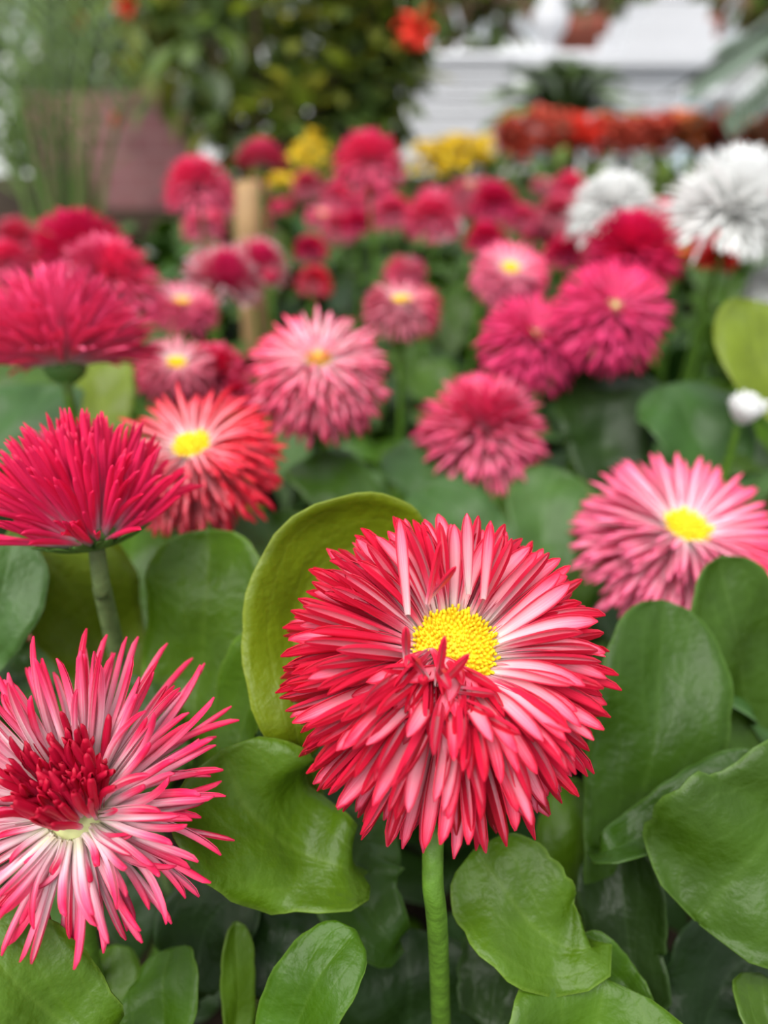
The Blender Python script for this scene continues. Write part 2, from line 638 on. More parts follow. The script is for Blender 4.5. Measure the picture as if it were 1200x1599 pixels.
V_, F_ = lathe([(0.05, -0.46), (0.10, -0.43), (0.20, -0.36), (0.245, -0.27), (0.22, -0.18), (0.1, -0.14)], 14)
CALYX_ME = bpy.data.meshes.new('calyx')
CALYX_ME.from_pydata(V_, [], F_)
finish(CALYX_ME, M_CALYX)


def flower(px, py, d, wpx, axis, kind, cwname, label, ground=None, stem_r=0.0014, bow=0.0, group=None, stem_mat=None, name='daisy', cat='daisy', foot=None):
    """blurred flower: head radius from its width in the photo at its own distance"""
    pos = P(px, py, d)
    R = wpx / FPX * d * 0.5
    M = head_matrix(pos, axis)
    low = pos - Vector(axis) * R * 0.44
    gx = low.x + (foot[0] if foot else RND.uniform(-.012, .012))
    gy = low.y + (foot[1] if foot else RND.uniform(-.004, .015))
    gz = 0.0 if ground is None else ground
    root = thing(name, Vector((gx, gy, gz)), label, cat, group)
    T = Matrix.Translation(-root.location)
    S = Matrix.Scale(R, 4)
    spin = Matrix.Rotation(RND.uniform(0, 6.28), 4, 'Z')
    pm, dm = head_template(kind, cwname)
    o = link('petals', pm, root, mat=T @ M @ S @ spin)
    o['kind'] = 'stuff'
    if dm:
        o = link('disc', dm, root, mat=T @ M @ S)
        o['kind'] = 'stuff'
    link('calyx', CALYX_ME, root, mat=T @ M @ S)
    mid = low.lerp(root.location, 0.35) - Vector(axis) * R * 0.25
    tube('stem', [low + Vector(axis) * R * 0.05, low - Vector(axis) * R * 0.25, mid, root.location - Vector((0, 0, 0.004))], [stem_r, stem_r, stem_r * 1.15, stem_r * 1.3], stem_mat or M_STEM, root, 7, 10)
    return root


def petals_as_parts(root, Mhead, items, meshes, limit=300):
    """each petal an object of its own"""
    T = Matrix.Translation(-root.location)
    for k, (M, mi) in enumerate(items[:limit]):
        link('petal', meshes[mi], root, mat=T @ Mhead @ M)


# ---------------------------------------------------------------- leaves
def leaf_arrays(spine, nrm, width, cup=0.25, wave=0.0, teeth=0.02, pet=0.0, nl=30, nc=8, seed=0, thick=0.00028, shape=0.6, curl=0.0, pet_w=0.0035):
    """blade along spine points (metres); the first part `pet` of the length is the stalk"""
    r = random.Random(seed)
    q = np.linspace(0, 1, nl + 1)
    q = np.sin(q * math.pi / 2) * 0.6 + q * 0.4
    dense = sample_curve(spine, 80)
    sl = np.concatenate([[0], np.cumsum(np.linalg.norm(np.diff(dense, axis=0), axis=1))])
    sl /= sl[-1]
    C = np.stack([np.interp(q, sl, dense[:, i]) for i in range(3)], 1)
    T = np.gradient(C, axis=0)
    T /= np.linalg.norm(T, axis=1)[:, None]
    nh = np.array(nrm, float)
    ph1, ph2 = r.uniform(0, 6), r.uniform(0, 6)
    top, uv, ang = [], [], []
    Ns = []
    for i, u in enumerate(q):
        s = max(0.0, (u - pet) / (1 - pet))
        w = (s ** shape) * math.sqrt(max(0, 1 - s ** 4.5)) / 0.86
        tooth = 1 + teeth * (abs(math.sin(s * 6.5 * math.pi + ph1)) ** 0.7 - 0.6) * (2.0 if s > 0.2 else 0) + 0.03 * math.sin(s * 9 + ph2)
        hw = max(width * 0.5 * w * tooth, pet_w * 0.5 * (1 - 0.8 * u ** 3), 0.0004)
        B = np.cross(T[i], nh)
        B /= np.linalg.norm(B) + 1e-9
        N = np.cross(B, T[i])
        row = []
        for j in range(nc + 1):
            v = -1 + 2 * j / nc
            h = cup + curl * s * s
            if abs(h) > 1e-3:
                rr = hw / h
                y = rr * math.sin(v * h)
                z = rr * (1 - math.cos(v * h)) if h > 0 else -abs(rr) * (1 - math.cos(v * h))
            else:
                y, z = v * hw, 0
            z += wave * hw * (v * v) * math.sin(s * 11 + (ph1 if v < 0 else ph2))
            z -= 0.07 * hw * math.exp(-(v * 7) ** 2)
            z += min(s * 3, 1) * hw * (0.07 * math.sin(s * 7 + v * 2.5 + ph1) + 0.05 * math.sin(s * 13 - v * 4 + ph2))
            top.append(C[i] + B * y + N * z)
            uv.append((u, j / nc))
            Ns.append(N)
    top = np.array(top)
    # vertex normals from the grid
    G = top.reshape(nl + 1, nc + 1, 3)
    du = np.gradient(G, axis=0)
    dv = np.gradient(G, axis=1)
    NN = np.cross(dv, du)
    ln = np.linalg.norm(NN, axis=2, keepdims=True)
    NN = np.where(ln > 1e-12, NN / np.maximum(ln, 1e-12), np.array(Ns).reshape(nl + 1, nc + 1, 3))
    bot = (G - NN * thick).reshape(-1, 3)
    n1 = len(top)
    c1 = nc + 1
    F = []
    for i in range(nl):
        for j in range(nc):
            a = i * c1 + j
            F.append((a, a + 1, a + c1 + 1, a + c1))
            F.append((n1 + a, n1 + a + c1, n1 + a + c1 + 1, n1 + a + 1))
        for j in (0, nc):
            a = i * c1 + j
            F.append((a, a + c1, n1 + a + c1, n1 + a) if j == 0 else (a, n1 + a, n1 + a + c1, a + c1))
    for j in range(nc):
        a = nl * c1 + j
        F.append((a, a + 1, n1 + a + 1, n1 + a))
        F.append((j, n1 + j, n1 + j + 1, j + 1))
    return np.concatenate([top, bot]), F, np.array(uv + uv)


LEAF_SEED = [0]


def leaf(clump, pts, wpx, nrm, mat='mid', cup=0.3, wave=0.12, teeth=0.035, shape=0.58, curl=0.0, label=None):
    """hand-placed leaf: blade through picture points (px, py, depth), stalk down to the clump's crown"""
    LEAF_SEED[0] += 1
    ps = [P(*p) for p in pts]
    dm = sum(p[2] for p in pts) / len(pts)
    crown = clump.location + Vector((0, 0, 0.002))
    b = ps[0]
    q = crown.lerp(b, 0.5) + Vector((0, 0, 0.006)) + (b - ps[1]) * 0.12
    spine = [crown, q] + ps
    seglen = [(spine[i + 1] - spine[i]).length for i in range(len(spine) - 1)]
    pet = (seglen[0] + seglen[1]) / sum(seglen)
    off = clump.location
    v, f, uv = leaf_arrays([Vector(p) - off for p in spine], nrm, 1.18 * wpx / FPX * dm, cup, wave, teeth, pet * 0.97, 60, 10, LEAF_SEED[0], 0.00028, shape, curl)
    o = mesh_obj('leaf', v, f, LEAF[mat], clump, uv=uv)
    if label:
        o['label'] = label
    return o


def clump(x, y, label, group=None):
    return thing('daisy_rosette', Vector((x, y, 0)), label, 'leaf rosette', group)


# ================================================================ the setting
def box_data(x0, x1, y0, y1, z0, z1):
    v = [(x, y, z) for z in (z0, z1) for y in (y0, y1) for x in (x0, x1)]
    f = [(0, 2, 3, 1), (4, 5, 7, 6), (0, 1, 5, 4), (2, 6, 7, 3), (0, 4, 6, 2), (1, 3, 7, 5)]
    return v, f


def soil_grid(name, x0, x1, y0, y1, z, nx, ny, amp, mat):
    r = random.Random(3)
    V = [(x0 + (x1 - x0) * i / nx, y0 + (y1 - y0) * j / ny, z + r.uniform(-amp, amp)) for j in range(ny + 1) for i in range(nx + 1)]
    F = [(j * (nx + 1) + i, j * (nx + 1) + i + 1, (j + 1) * (nx + 1) + i + 1, (j + 1) * (nx + 1) + i) for j in range(ny) for i in range(nx)]
    n0 = len(V)
    V += [(x, y, z - 0.28) for y in (y0, y1) for x in (x0, x1)]
    c = [0, nx, ny * (nx + 1), ny * (nx + 1) + nx]
    b = [n0, n0 + 1, n0 + 2, n0 + 3]
    F += [(c[0], b[0], b[1], c[1]), (c[1], b[1], b[3], c[3]), (c[3], b[3], b[2], c[2]), (c[2], b[2], b[0], c[0]), (b[0], b[2], b[3], b[1])]
    return mesh_obj(name, V, F, mat, smooth=False)


o = soil_grid('ground', -1.6, 1.6, -0.35, 1.12, 0.0, 90, 60, 0.004, M_SOIL)
tag(o, 'dark bare soil of the raised flower bed under the daisies', 'soil', kind='structure')
v, f = box_data(-30, 30, -6, 60, -0.34, -0.28)
o = mesh_obj('floor', v, f, M_PATH, smooth=False)
tag(o, 'pale paving far behind the flower bed', 'paving', kind='structure')
v, f = box_data(-2.2, 3.4, 2.35, 3.35, -0.28, -0.22)
o = mesh_obj('ground_far', v, f, M_SOIL, smooth=False)
tag(o, 'dark soil of the far bed of red flowers', 'soil', kind='structure')

# ================================================================ the large sharp daisy
main_pos = P(711, 1009, 0.129)
main_ax = cdir(32, 6)
MM = head_matrix(main_pos, main_ax)
base = main_pos - main_ax * 0.0125
foot = P(712, 1790, 0.183)
foot.z = 0
root = thing('daisy', foot, 'large crimson daisy with yellow centre, in sharp focus on a thick green stem', 'daisy', 'crimson and pink pompon daisies')
mm = 0.001
r = random.Random(21)
quill = petal_set('main_quill', 'crimson', 7, 10, 6, half=(2.55, 2.95), bend=(-0.55, -0.1), aspect=(0.235, 0.27), base_w=(0.5, 0.65), wob=(-0.08, 0.08), tip_pow=0.5)
boat = petal_set('main_boat', 'crimson', 7, 10, 6, half=(0.75, 1.35), bend=(-0.65, -0.25), aspect=(0.13, 0.155), base_w=(0.35, 0.5), wob=(-0.08, 0.08), tip_pow=0.55)
arrs = quill + boat + petal_set('main_blunt', 'crimson', 4, 9, 6, half=(2.7, 2.9), bend=(-0.2, 0.35), aspect=(0.25, 0.27), base_w=(0.6, 0.7), wob=(-0.1, 0.1), tip_pow=0.38)
meshes = [to_mesh('petal', a, CW['crimson']) for a in arrs]
N = 540
items = []


def lerp(a, b, t):
    return a + (b - a) * t


for i in range(N):
    t = (i + 0.5) / N
    az = i * 2.399963 + r.uniform(-.12, .12)
    front = -math.sin(az)            # 1 = towards the viewer's side, -1 = far side
    side = math.cos(az)
    fpos, bpos = max(0, front), max(0, -front)
    rb = lerp(7.3, 5.6, t) * mm
    zb = lerp(-0.5, -8.5, t) * mm
    e = lerp(52, -58, t ** 0.8) + fpos * 10 * (1 - t) + bpos * lerp(10, 42, t) + r.uniform(-8, 8)
    L = lerp(15.5, 27.5, t ** 0.65) * r.uniform(0.9, 1.08) * (1 + 0.05 * fpos - 0.06 * max(0, side) + 0.05 * max(0, -side) - lerp(.12, .33, t) * bpos ** 2)
    wd = r.uniform(0.85, 1.15)
    openp = 0.16 + 0.30 * fpos + 0.30 * (1 - t) * bpos + 0.22 * max(0, side)
    k = r.randrange(7) + (7 if r.random() < openp else 0)
    # width stays about 2.7 mm whatever the length
    items.append((petal_matrix(az, rb, zb, math.radians(e), L * mm, 0.0225 * wd, r.uniform(-.45, .45)), k, t))
# mound of petals that rises over the near edge of the disc and falls towards the viewer
for i in range(52):
    t = (i + .5) / 52
    az = math.radians(252 + r.uniform(-62, 62))
    e = lerp(62, 8, t) + r.uniform(-8, 8)
    M = petal_matrix(az, 0, 0, math.radians(e), lerp(9.5, 16, t) * mm * r.uniform(.88, 1.1), .0215 * r.uniform(.85, 1.1), r.uniform(-.4, .4))
    ba = math.radians(245 + r.uniform(-45, 45))
    M.translation = Vector((math.cos(ba) * lerp(4.6, 6.4, t), math.sin(ba) * lerp(4.6, 6.4, t), lerp(1.8, 0.2, t))) * mm
    items.append((M, r.randrange(14), 0.02))
# short petals that curl up over the front of the disc
def pix_petal(a, b, wmm, k, up=None):
    A, B = P(a[0] - 3, a[1] + 9, a[2]), P(b[0] - 3, b[1] + 9, b[2])
    x = (B - A)
    L = x.length
    x.normalize()
    n = (CAM - A).normalized() if up is None else up
    y = n.cross(x).normalized()
    z = x.cross(y)
    M = Matrix((x, y, z)).transposed().to_4x4() @ Matrix.Diagonal((L, wmm * mm / 0.115, wmm * mm / 0.115, 1))
    M.translation = A
    return (MM.inverted() @ M, 14 + k % 4 if k < 7 else k, 0)


curls = [((686, 1056, .1195), (698, 983, .1130), 1.8, 0), ((694, 1058, .1195), (742, 1006, .1125), 2.0, 1), ((668, 1046, .1195), (634, 1000, .1150), 2.1, 2),
         ((638, 1022, .1205), (637, 958, .1160), 1.9, 3), ((706, 1066, .1190), (777, 1075, .1155), 2.0, 4), ((690, 1040, .1190), (713, 1078, .1125), 2.6, 5),
         ((664, 1050, .1190), (660, 1075, .1130), 2.2, 6), ((640, 1030, .119), (634, 1046, .114), 2.4, 1), ((712, 1078, .1185), (782, 1112, .1150), 1.9, 2),
         ((730, 1090, .1185), (820, 1140, .1140), 2.1, 3), ((672, 930, .1240), (692, 836, .1165), 1.7, 4), ((674, 925, .1245), (722, 868, .1190), 1.6, 2),
         ((640, 950, .1250), (628, 815, .1180), 2.0, 11), ((735, 918, .1270), (733, 818, .1190), 2.2, 12), ((758, 925, .1270), (768, 820, .1195), 2.2, 9)]
for c in curls:
    items.append(pix_petal(*c))
shown = sorted(items, key=lambda q: q[2])
petals_as_parts(root, MM, [(m, k) for m, k, t in shown], meshes, 300)
rest = [(m, k) for m, k, t in shown[300:]]
low_q = [petal_arrays(7, 4, **kw) for kw in ([dict(half=2.8, bend=b, aspect=0.25, tip_pow=.5) for b in (-.5, -.4, -.3, -.25, -.2, -.15, -.1)] + [dict(half=1.1, bend=b, aspect=0.14, tip_pow=.6) for b in (-.6, -.55, -.5, -.45, -.4, -.35, -.3)])]
pm = join_petals('petals_lower', rest, low_q, CW['crimson'], None)
o = link('petals_lower', pm, root, mat=Matrix.Translation(-root.location) @ MM)
o['kind'] = 'stuff'
v, f = disc_arrays(0.0073, 300, 0.30)
me = bpy.data.meshes.new('disc')
me.from_pydata(v, [], f)
finish(me, M_FLORET)
o = link('disc', me, root, mat=Matrix.Translation(-root.location) @ MM)
tag(o, 'domed yellow centre of tiny florets', kind='stuff')
v, f = lathe([(.0022, -.0145), (.0045, -.0135), (.0075, -.0105), (.0088, -.0065), (.0085, -.003), (.0078, -.0012)], 20)
mesh_obj('receptacle', v, f, M_RECEPT, root).matrix_basis = Matrix.Translation(-root.location) @ MM
BR = to_mesh('bract', bract_arrays(), [M_CALYX, M_CALYX])
for i in range(14):
    link('bract', BR, root, mat=Matrix.Translation(-root.location) @ MM @ petal_matrix(i * 2 * math.pi / 14, .004, -.0138, math.radians(15), .0075, .0075))
tube('stem', [base - main_ax * .0005, base - main_ax * .006, P(676, 1345, .132), P(686, 1500, .143), foot - Vector((0, 0, .004))], [.0019, .0019, .00185, .0019, .0022], M_STEM, root, 14, 30)

# ================================================================ the quilled daisy at the left edge
q_pos = P(112, 1262, 0.128)
q_ax = cdir(34, -5)
MQ = head_matrix(q_pos, q_ax)
foot = P(142, 1640, 0.19)
foot.z = 0
root = thing('daisy', foot, 'spiky quilled pink daisy with dark red closed centre at lower left', 'daisy', 'crimson and pink pompon daisies')
thin = petal_set('quilled', 'pink', 8, 10, 6, half=(2.3, 2.75), bend=(-0.25, 0.15), aspect=(0.13, 0.155), base_w=(0.7, 0.9), wob=(-0.14, 0.14), tip_pow=0.36)
stub = petal_set('quilled_in', 'pink', 6, 8, 6, half=(2.2, 2.7), bend=(-0.1, 0.45), aspect=(0.17, 0.20), base_w=(0.8, 1.0), wob=(-0.1, 0.1), tip_pow=0.4)
CW['quill'] = [petal_mat('petal_back_quill', [(0.0, (0.90, 0.88, 0.66)), (0.15, (0.94, 0.82, 0.80)), (0.42, (0.93, 0.55, 0.63)), (0.68, (0.90, 0.16, 0.30)), (0.9, (0.84, 0.025, 0.12))]),
               petal_mat('petal_face_quill', [(0.0, (0.92, 0.88, 0.72)), (0.2, (0.94, 0.84, 0.83)), (0.6, (0.93, 0.66, 0.71)), (1.0, (0.88, 0.10, 0.25))])]
CW['tuft'] = colorway('tuft', (0.93, 0.66, 0.70), (0.90, 0.28, 0.40), (0.84, 0.045, 0.15), (0.70, 0.010, 0.065), (0.50, 0.005, 0.035))
meshes = [to_mesh('petal', a, CW['quill']) for a in thin] + [to_mesh('petal', a, CW['tuft']) for a in stub]
items = []
for i in range(205):
    t = (i + 0.5) / 205
    az = i * 2.399963 + r.uniform(-.2, .2)
    front, side = -math.sin(az), math.cos(az)
    fpos, bpos = max(0, front), max(0, -front)
    rb = lerp(5.4, 3.6, t) * mm
    e = lerp(52, -12, t ** .9) + r.uniform(-9, 9) + bpos * 10 - fpos * 26
    L = lerp(15, 22.5, t ** .5) * r.uniform(.78, 1.08) * (1 + .26 * bpos - .14 * fpos)
    if fpos > .3 and t < .3 and r.random() < .5:
        L *= .45
    items.append((petal_matrix(az, rb, -lerp(0, 4, t) * mm, math.radians(e), L * mm, .0225 * r.uniform(.85, 1.15), r.uniform(-3, 3)), r.randrange(8)))
for i in range(95):                       # the closed tuft that stands in the middle, leaning upwards
    t = (i + .5) / 95
    az = i * 2.399963
    q = 5.2 * math.sqrt(t)
    e = lerp(88, 74, t) + r.uniform(-6, 6)
    L = lerp(8.0, 14.0, math.sqrt(t)) * r.uniform(.82, 1.1) * (1.0 if math.sin(az) > -.3 else .92)
    M = petal_matrix(az, q * mm, -.5 * mm, math.radians(e), L * mm, .0180 * r.uniform(.85, 1.1), r.uniform(-3, 3))
    M = Matrix.Translation((.0000, .0014, .0004)) @ Matrix.Rotation(math.radians(-13), 4, 'X') @ M
    items.append((M, 8 + r.randrange(6)))
petals_as_parts(root, MQ, items, meshes, 300)
v, f = lathe([(.0018, -.009), (.0045, -.008), (.0062, -.006), (.006, -.0035), (.0048, -.002), (.002, -.0014)], 18)
mesh_obj('receptacle', v, f, M_RECEPT, root).matrix_basis = Matrix.Translation(-root.location) @ MQ
for i in range(13):
    link('bract', BR, root, mat=Matrix.Translation(-root.location) @ MQ @ petal_matrix(i * 2 * math.pi / 13, .003, -.0085, math.radians(12), .0065, .0065))
tube('stem', [q_pos - q_ax * .0085, q_pos - q_ax * .013, P(140, 1400, .150), P(142, 1500, .163), foot - Vector((0, 0, .004))], [.0018, .0018, .0019, .002, .0022], M_STEM, root, 12, 24)

# ================================================================ the cup-shaped daisy seen from the side
c_pos = P(142, 812, 0.156)
c_ax = cdir(76, -9)
MC = head_matrix(c_pos, c_ax)
foot = P(186, 1080, 0.215)
foot.z = 0
root = thing('daisy', foot, 'magenta cup-shaped daisy seen side-on on a grey-green stem, left edge', 'daisy', 'crimson and pink pompon daisies')
cupq = petal_set('cup_side', 'magenta', 8, 9, 6, half=(1.7, 2.6), bend=(-0.15, 0.3), aspect=(0.125, 0.15), base_w=(0.6, 0.8), wob=(-0.08, 0.08), tip_pow=0.5)
meshes = [to_mesh('petal', a, CW['magenta']) for a in cupq]
items = []
for i in range(290):
    t = (i + .5) / 290
    az = i * 2.399963 + r.uniform(-.2, .2)
    e = lerp(88, 20, t ** 1.1) + r.uniform(-7, 7)
    L = lerp(21.0, 17.5, t) * r.uniform(.82, 1.08) * (1 + .05 * abs(math.cos(az)))
    if t > .72 and r.random() < .45:
        L *= r.uniform(.45, .7)
    items.append((petal_matrix(az, lerp(.4, 6.2, math.sqrt(t)) * mm, -lerp(0, 4.2, t ** 2) * mm, math.radians(e), L * mm, .0205 * r.uniform(.85, 1.15), r.uniform(-.5, .5)), r.randrange(8)))
petals_as_parts(root, MC, items, meshes, 300)
v, f = lathe([(.0018, -.0062), (.0045, -.0050), (.0062, -.0036), (.0060, -.002), (.0045, -.0005), (.002, .0)], 18)
mesh_obj('receptacle', v, f, M_CALYX, root).matrix_basis = Matrix.Translation(-root.location) @ MC
for i in range(13):
    link('bract', BR, root, mat=Matrix.Translation(-root.location) @ MC @ petal_matrix(i * 2 * math.pi / 13, .0032, -.0058, math.radians(6), .0100, .0085))
tube('stem', [c_pos - c_ax * .0035, P(160, 920, .162), P(178, 1000, .175), foot - Vector((0, 0, .004))], [.00165, .0018, .002, .0022], M_STEM_GREY, root, 12, 24)

# ================================================================ soft daisies behind (each where it stands)
G1 = 'crimson and pink pompon daisies'
FL = [
    # px, py, depth, width px, theta, psi, kind, colourway, label
    (300, 695, .205, 290, 48, -12, 'open', 'red', 'red daisy with yellow centre tucked behind the side-on magenta daisy'),
    (497, 560, .255, 245, 44, 0, 'ring', 'pinkring', 'pink daisy with white ring and red tuft centre, middle of the bed'),
    (756, 662, .295, 222, 62, 8, 'dome', 'pink', 'domed pink daisy with no centre showing, above the large sharp daisy'),
    (1074, 822, .216, 345, 50, 8, 'open', 'pink', 'pink daisy with yellow centre at right edge behind a round leaf'),
    (98, 540, .225, 268, 82, -4, 'cup', 'pink', 'pink cup daisy seen side-on at left edge above the green gap'),
    (276, 566, .275, 140, 48, 10, 'open', 'rose', 'pale pink daisy with creamy centre left of the middle pink daisy'),
    (335, 580, .29, 130, 60, 10, 'dome', 'magenta', 'magenta daisy half hidden behind the red yellow-centred daisy'),
    (962, 478, .300, 205, 30, 10, 'closed', 'deep', 'large deep magenta daisy facing the camera, right of centre'),
    (838, 522, .315, 185, 40, 20, 'closed', 'deep', 'dark magenta daisy overlapped by the larger magenta daisy on its right'),
    (798, 418, .365, 132, 40, 5, 'open', 'pink', 'pink daisy with bright yellow centre above the dark magenta one'),
    (628, 468, .345, 138, 56, 0, 'open', 'rose', 'pale pink yellow-centred daisy behind the middle pink daisy'),
    (122, 384, .37, 165, 66, -10, 'dome', 'deep', 'deep crimson domed daisy at left, rearmost of the overlapping pair'),
    (168, 428, .335, 175, 64, 12, 'dome', 'pink', 'lighter pink domed daisy in front of the deep crimson one at left'),
    (8, 404, .36, 90, 66, 0, 'dome', 'pink', 'pink daisy cut by the left edge of the picture'),
    (310, 284, .49, 118, 62, 0, 'dome', 'pink', 'tall pink domed daisy with pale middle, upper left'),
    (410, 254, .54, 80, 78, 6, 'cup', 'rose', 'small pale pink daisy on a thick pale stem, upper left'),
    (576, 246, .50, 122, 62, 0, 'dome', 'pink', 'tall rounded pink daisy at top centre'),
    (676, 336, .56, 98, 60, 0, 'dome', 'pink', 'bright pink domed daisy right of centre, below the tall rounded one'),
    (612, 330, .62, 76, 60, 0, 'dome', 'pink', 'pink daisy just left of the bright pink domed one'),
    (556, 346, .66, 56, 60, 0, 'dome', 'deep', 'small crimson daisy left of the two pink domed ones'),
    (772, 312, .60, 84, 60, 0, 'dome', 'deep', 'crimson daisy beside the hedge of red flowers'),
    (814, 338, .64, 60, 60, 0, 'dome', 'pink', 'small pink daisy right of the crimson one near the hedge'),
    (760, 368, .55, 70, 60, 0, 'dome', 'deep', 'dark daisy just above the bright yellow-centred daisy'),
    (880, 392, .46, 70, 60, 0, 'dome', 'deep', 'small crimson daisy between yellow-centred and large magenta ones'),
    (485, 386, .58, 58, 62, 0, 'dome', 'deep', 'small dark crimson daisy left of centre in the background'),
    (492, 436, .50, 64, 62, 10, 'dome', 'crimson', 'small two-toned crimson daisy above the middle pink daisy'),
    (424, 442, .46, 44, 60, 0, 'bud', 'rose', 'pale pink half-open bud left of the small crimson daisy'),
    (285, 470, .40, 120, 58, 10, 'open', 'pink', 'pink daisy with small yellow centre under the white-edged blooms'),
    (350, 436, .46, 115, 60, 26, 'cup', 'whitetip', 'crimson daisy with white-edged petals, tilted, left of centre'),
    (404, 414, .50, 92, 60, 26, 'cup', 'whitetip', 'white-edged crimson daisy, rearmost of the tilted pair'),
    (960, 320, .42, 152, 56, 0, 'dome', 'white', 'round white daisy with shadowed underside, upper right'),
    (1148, 312, .38, 205, 62, 4, 'spiky', 'white', 'large shaggy white daisy at the upper right edge'),
    (1206, 440, .40, 84, 60, 0, 'dome', 'white', 'white daisy cut by the right edge above the big round leaf'),
    (1160, 652, .262, 82, 50, 4, 'bud', 'white', 'small white bud with yellowish top at right edge'),
    (986, 384, .38, 165, 64, 0, 'dome', 'deep', 'deep magenta daisy behind the large magenta one'),
    (1024, 352, .44, 90, 64, 30, 'cup', 'deep', 'magenta daisy rising between the two white daisies'),
    (1065, 396, .46, 70, 62, 0, 'flat', 'scarlet', 'small scarlet flower below the shaggy white daisy'),
    (1122, 398, .44, 66, 62, 0, 'dome', 'scarlet', 'scarlet flower beside the stem of the shaggy white daisy'),
    (1160, 375, .47, 74, 60, 0, 'dome', 'white', 'small shaded white daisy under the shaggy white one'),
    (76, 938, .30, 120, 60, 0, 'dome', 'deep', 'dark crimson daisy glimpsed low between two leaves at left'),
    (24, 372, .6, 90, 60, 0, 'dome', 'rose', 'blurred pale pink daisy behind the left edge daisies'),
    (-6, 610, .30, 40, 60, 0, 'dome', 'pink', 'sliver of a pink daisy at the far left edge'),
    (370, 610, .285, 60, 58, 0, 'dome', 'magenta', 'magenta petals peeking left of the middle pink daisy'),
]
for (px, py, d, w, th, ps, kd, cw, lab) in FL:
    flower(px, py, d, w, cdir(th, ps), kd, cw, lab, group=G1, stem_r=.0013 if d > .25 else .0016)

# daisies too far off to tell apart: pink, crimson and white ones
rf = random.Random(4)
far = []
while len(far) < 30:
    d = rf.uniform(0.62, 1.02)
    x = rf.uniform(300, 1240)
    z = rf.uniform(0.10, 0.16)
    # row in the picture where a head of that height stands at that depth
    yc = (z - H + d * math.sin(PITCH)) / math.cos(PITCH)
    py = 799.5 - yc / d * FPX
    if py < 272 or any(math.hypot(x - q[1], (py - q[2]) * 1.5) < 34 for q in far):
        continue
    if x > 760 and py < 330 and d > .8:
        continue
    far.append((rf.choice(['pink', 'rose', 'pink', 'deep', 'rose', 'white']), x, py, d))
far.sort(key=lambda q: q[1])
ORD = ['leftmost', 'second from left', 'third from left', 'fourth from left', 'fifth from left', 'sixth from left', 'seventh from left', 'eighth from left', 'ninth from left', 'tenth from left', 'eleventh from left', 'twelfth from left', 'thirteenth from left', 'fourteenth from left', 'fifteenth from left', 'sixteenth from left']
seen = {}
for (cw, x, py, d) in far:
    col = {'pink': 'pink', 'deep': 'dark crimson', 'crimson': 'crimson', 'rose': 'pale pink', 'white': 'white'}[cw]
    k = seen[cw] = seen.get(cw, -1) + 1
    flower(x, py, d, rf.uniform(.032, .044) / d * FPX, cdir(rf.uniform(52, 64), rf.uniform(-14, 14)), rf.choice(['dome', 'dome', 'open', 'closed']), cw,
           'small blurred %s daisy, %s of the distant %s ones' % (col, ORD[k], col), group='distant daisies at the back of the bed', stem_r=.0013)

# ================================================================ leaves near the camera
up58 = Vector((0, 0, 1))
# around and behind the large daisy
A = clump(-0.012, 0.172, 'green and yellowish leaves around and behind the large crimson daisy')
leaf(A, [(470, 1180, .150), (462, 1000, .152), (520, 870, .156), (672, 852, .160)], 210, cdir(25, 160), 'yellow', .35, .05, .03)
leaf(A, [(560, 1360, .150), (470, 1330, .146), (395, 1270, .142), (345, 1170, .140)], 240, cdir(38, 10), 'bright', .25, .25, .03, .6)
leaf(A, [(380, 1230, .17), (380, 1120, .166), (430, 1030, .162), (480, 900, .162)], 150, cdir(40, -60), 'bright', .55, .10, .03)
leaf(A, [(620, 1480, .165), (560, 1400, .165), (560, 1330, .17), (600, 1280, .175)], 150, cdir(30, 0), 'mid', .3, .1)
# tall leaf left of the large daisy
B = clump(-0.062, 0.225, 'tall round-topped leaves between the left daisies and the large one')
leaf(B, [(300, 1180, .185), (312, 1040, .180), (322, 930, .178), (325, 826, .182)], 195, cdir(30, -10), 'bright', .22, .08, .02, .5)
leaf(B, [(420, 1100, .21), (430, 980, .21), (430, 880, .215), (420, 800, .23)], 190, cdir(40, 20), 'mid', .3, .1)
leaf(B, [(230, 1120, .20), (160, 1010, .195), (100, 900, .185), (10, 836, .175)], 190, cdir(42, 30), 'yellow', .3, .15)
leaf(B, [(235, 1060, .215), (215, 960, .215), (205, 880, .22), (210, 800, .235)], 150, cdir(45, 10), 'bright', .35, .1)
leaf(B, [(280, 1240, .18), (240, 1180, .175), (200, 1120, .175), (180, 1060, .18)], 130, cdir(40, 0), 'mid', .3, .1)
C = clump(-0.150, 0.205, 'grey-green leaves at the left edge below the side-on daisy')
leaf(C, [(-60, 1080, .175), (-25, 1000, .170), (0, 930, .168), (20, 836, .172)], 135, cdir(35, 20), 'grey', .25, .1)
leaf(C, [(-60, 1180, .185), (-40, 1100, .18), (10, 1060, .18), (60, 1040, .185)], 120, cdir(40, -20), 'mid', .3, .1)
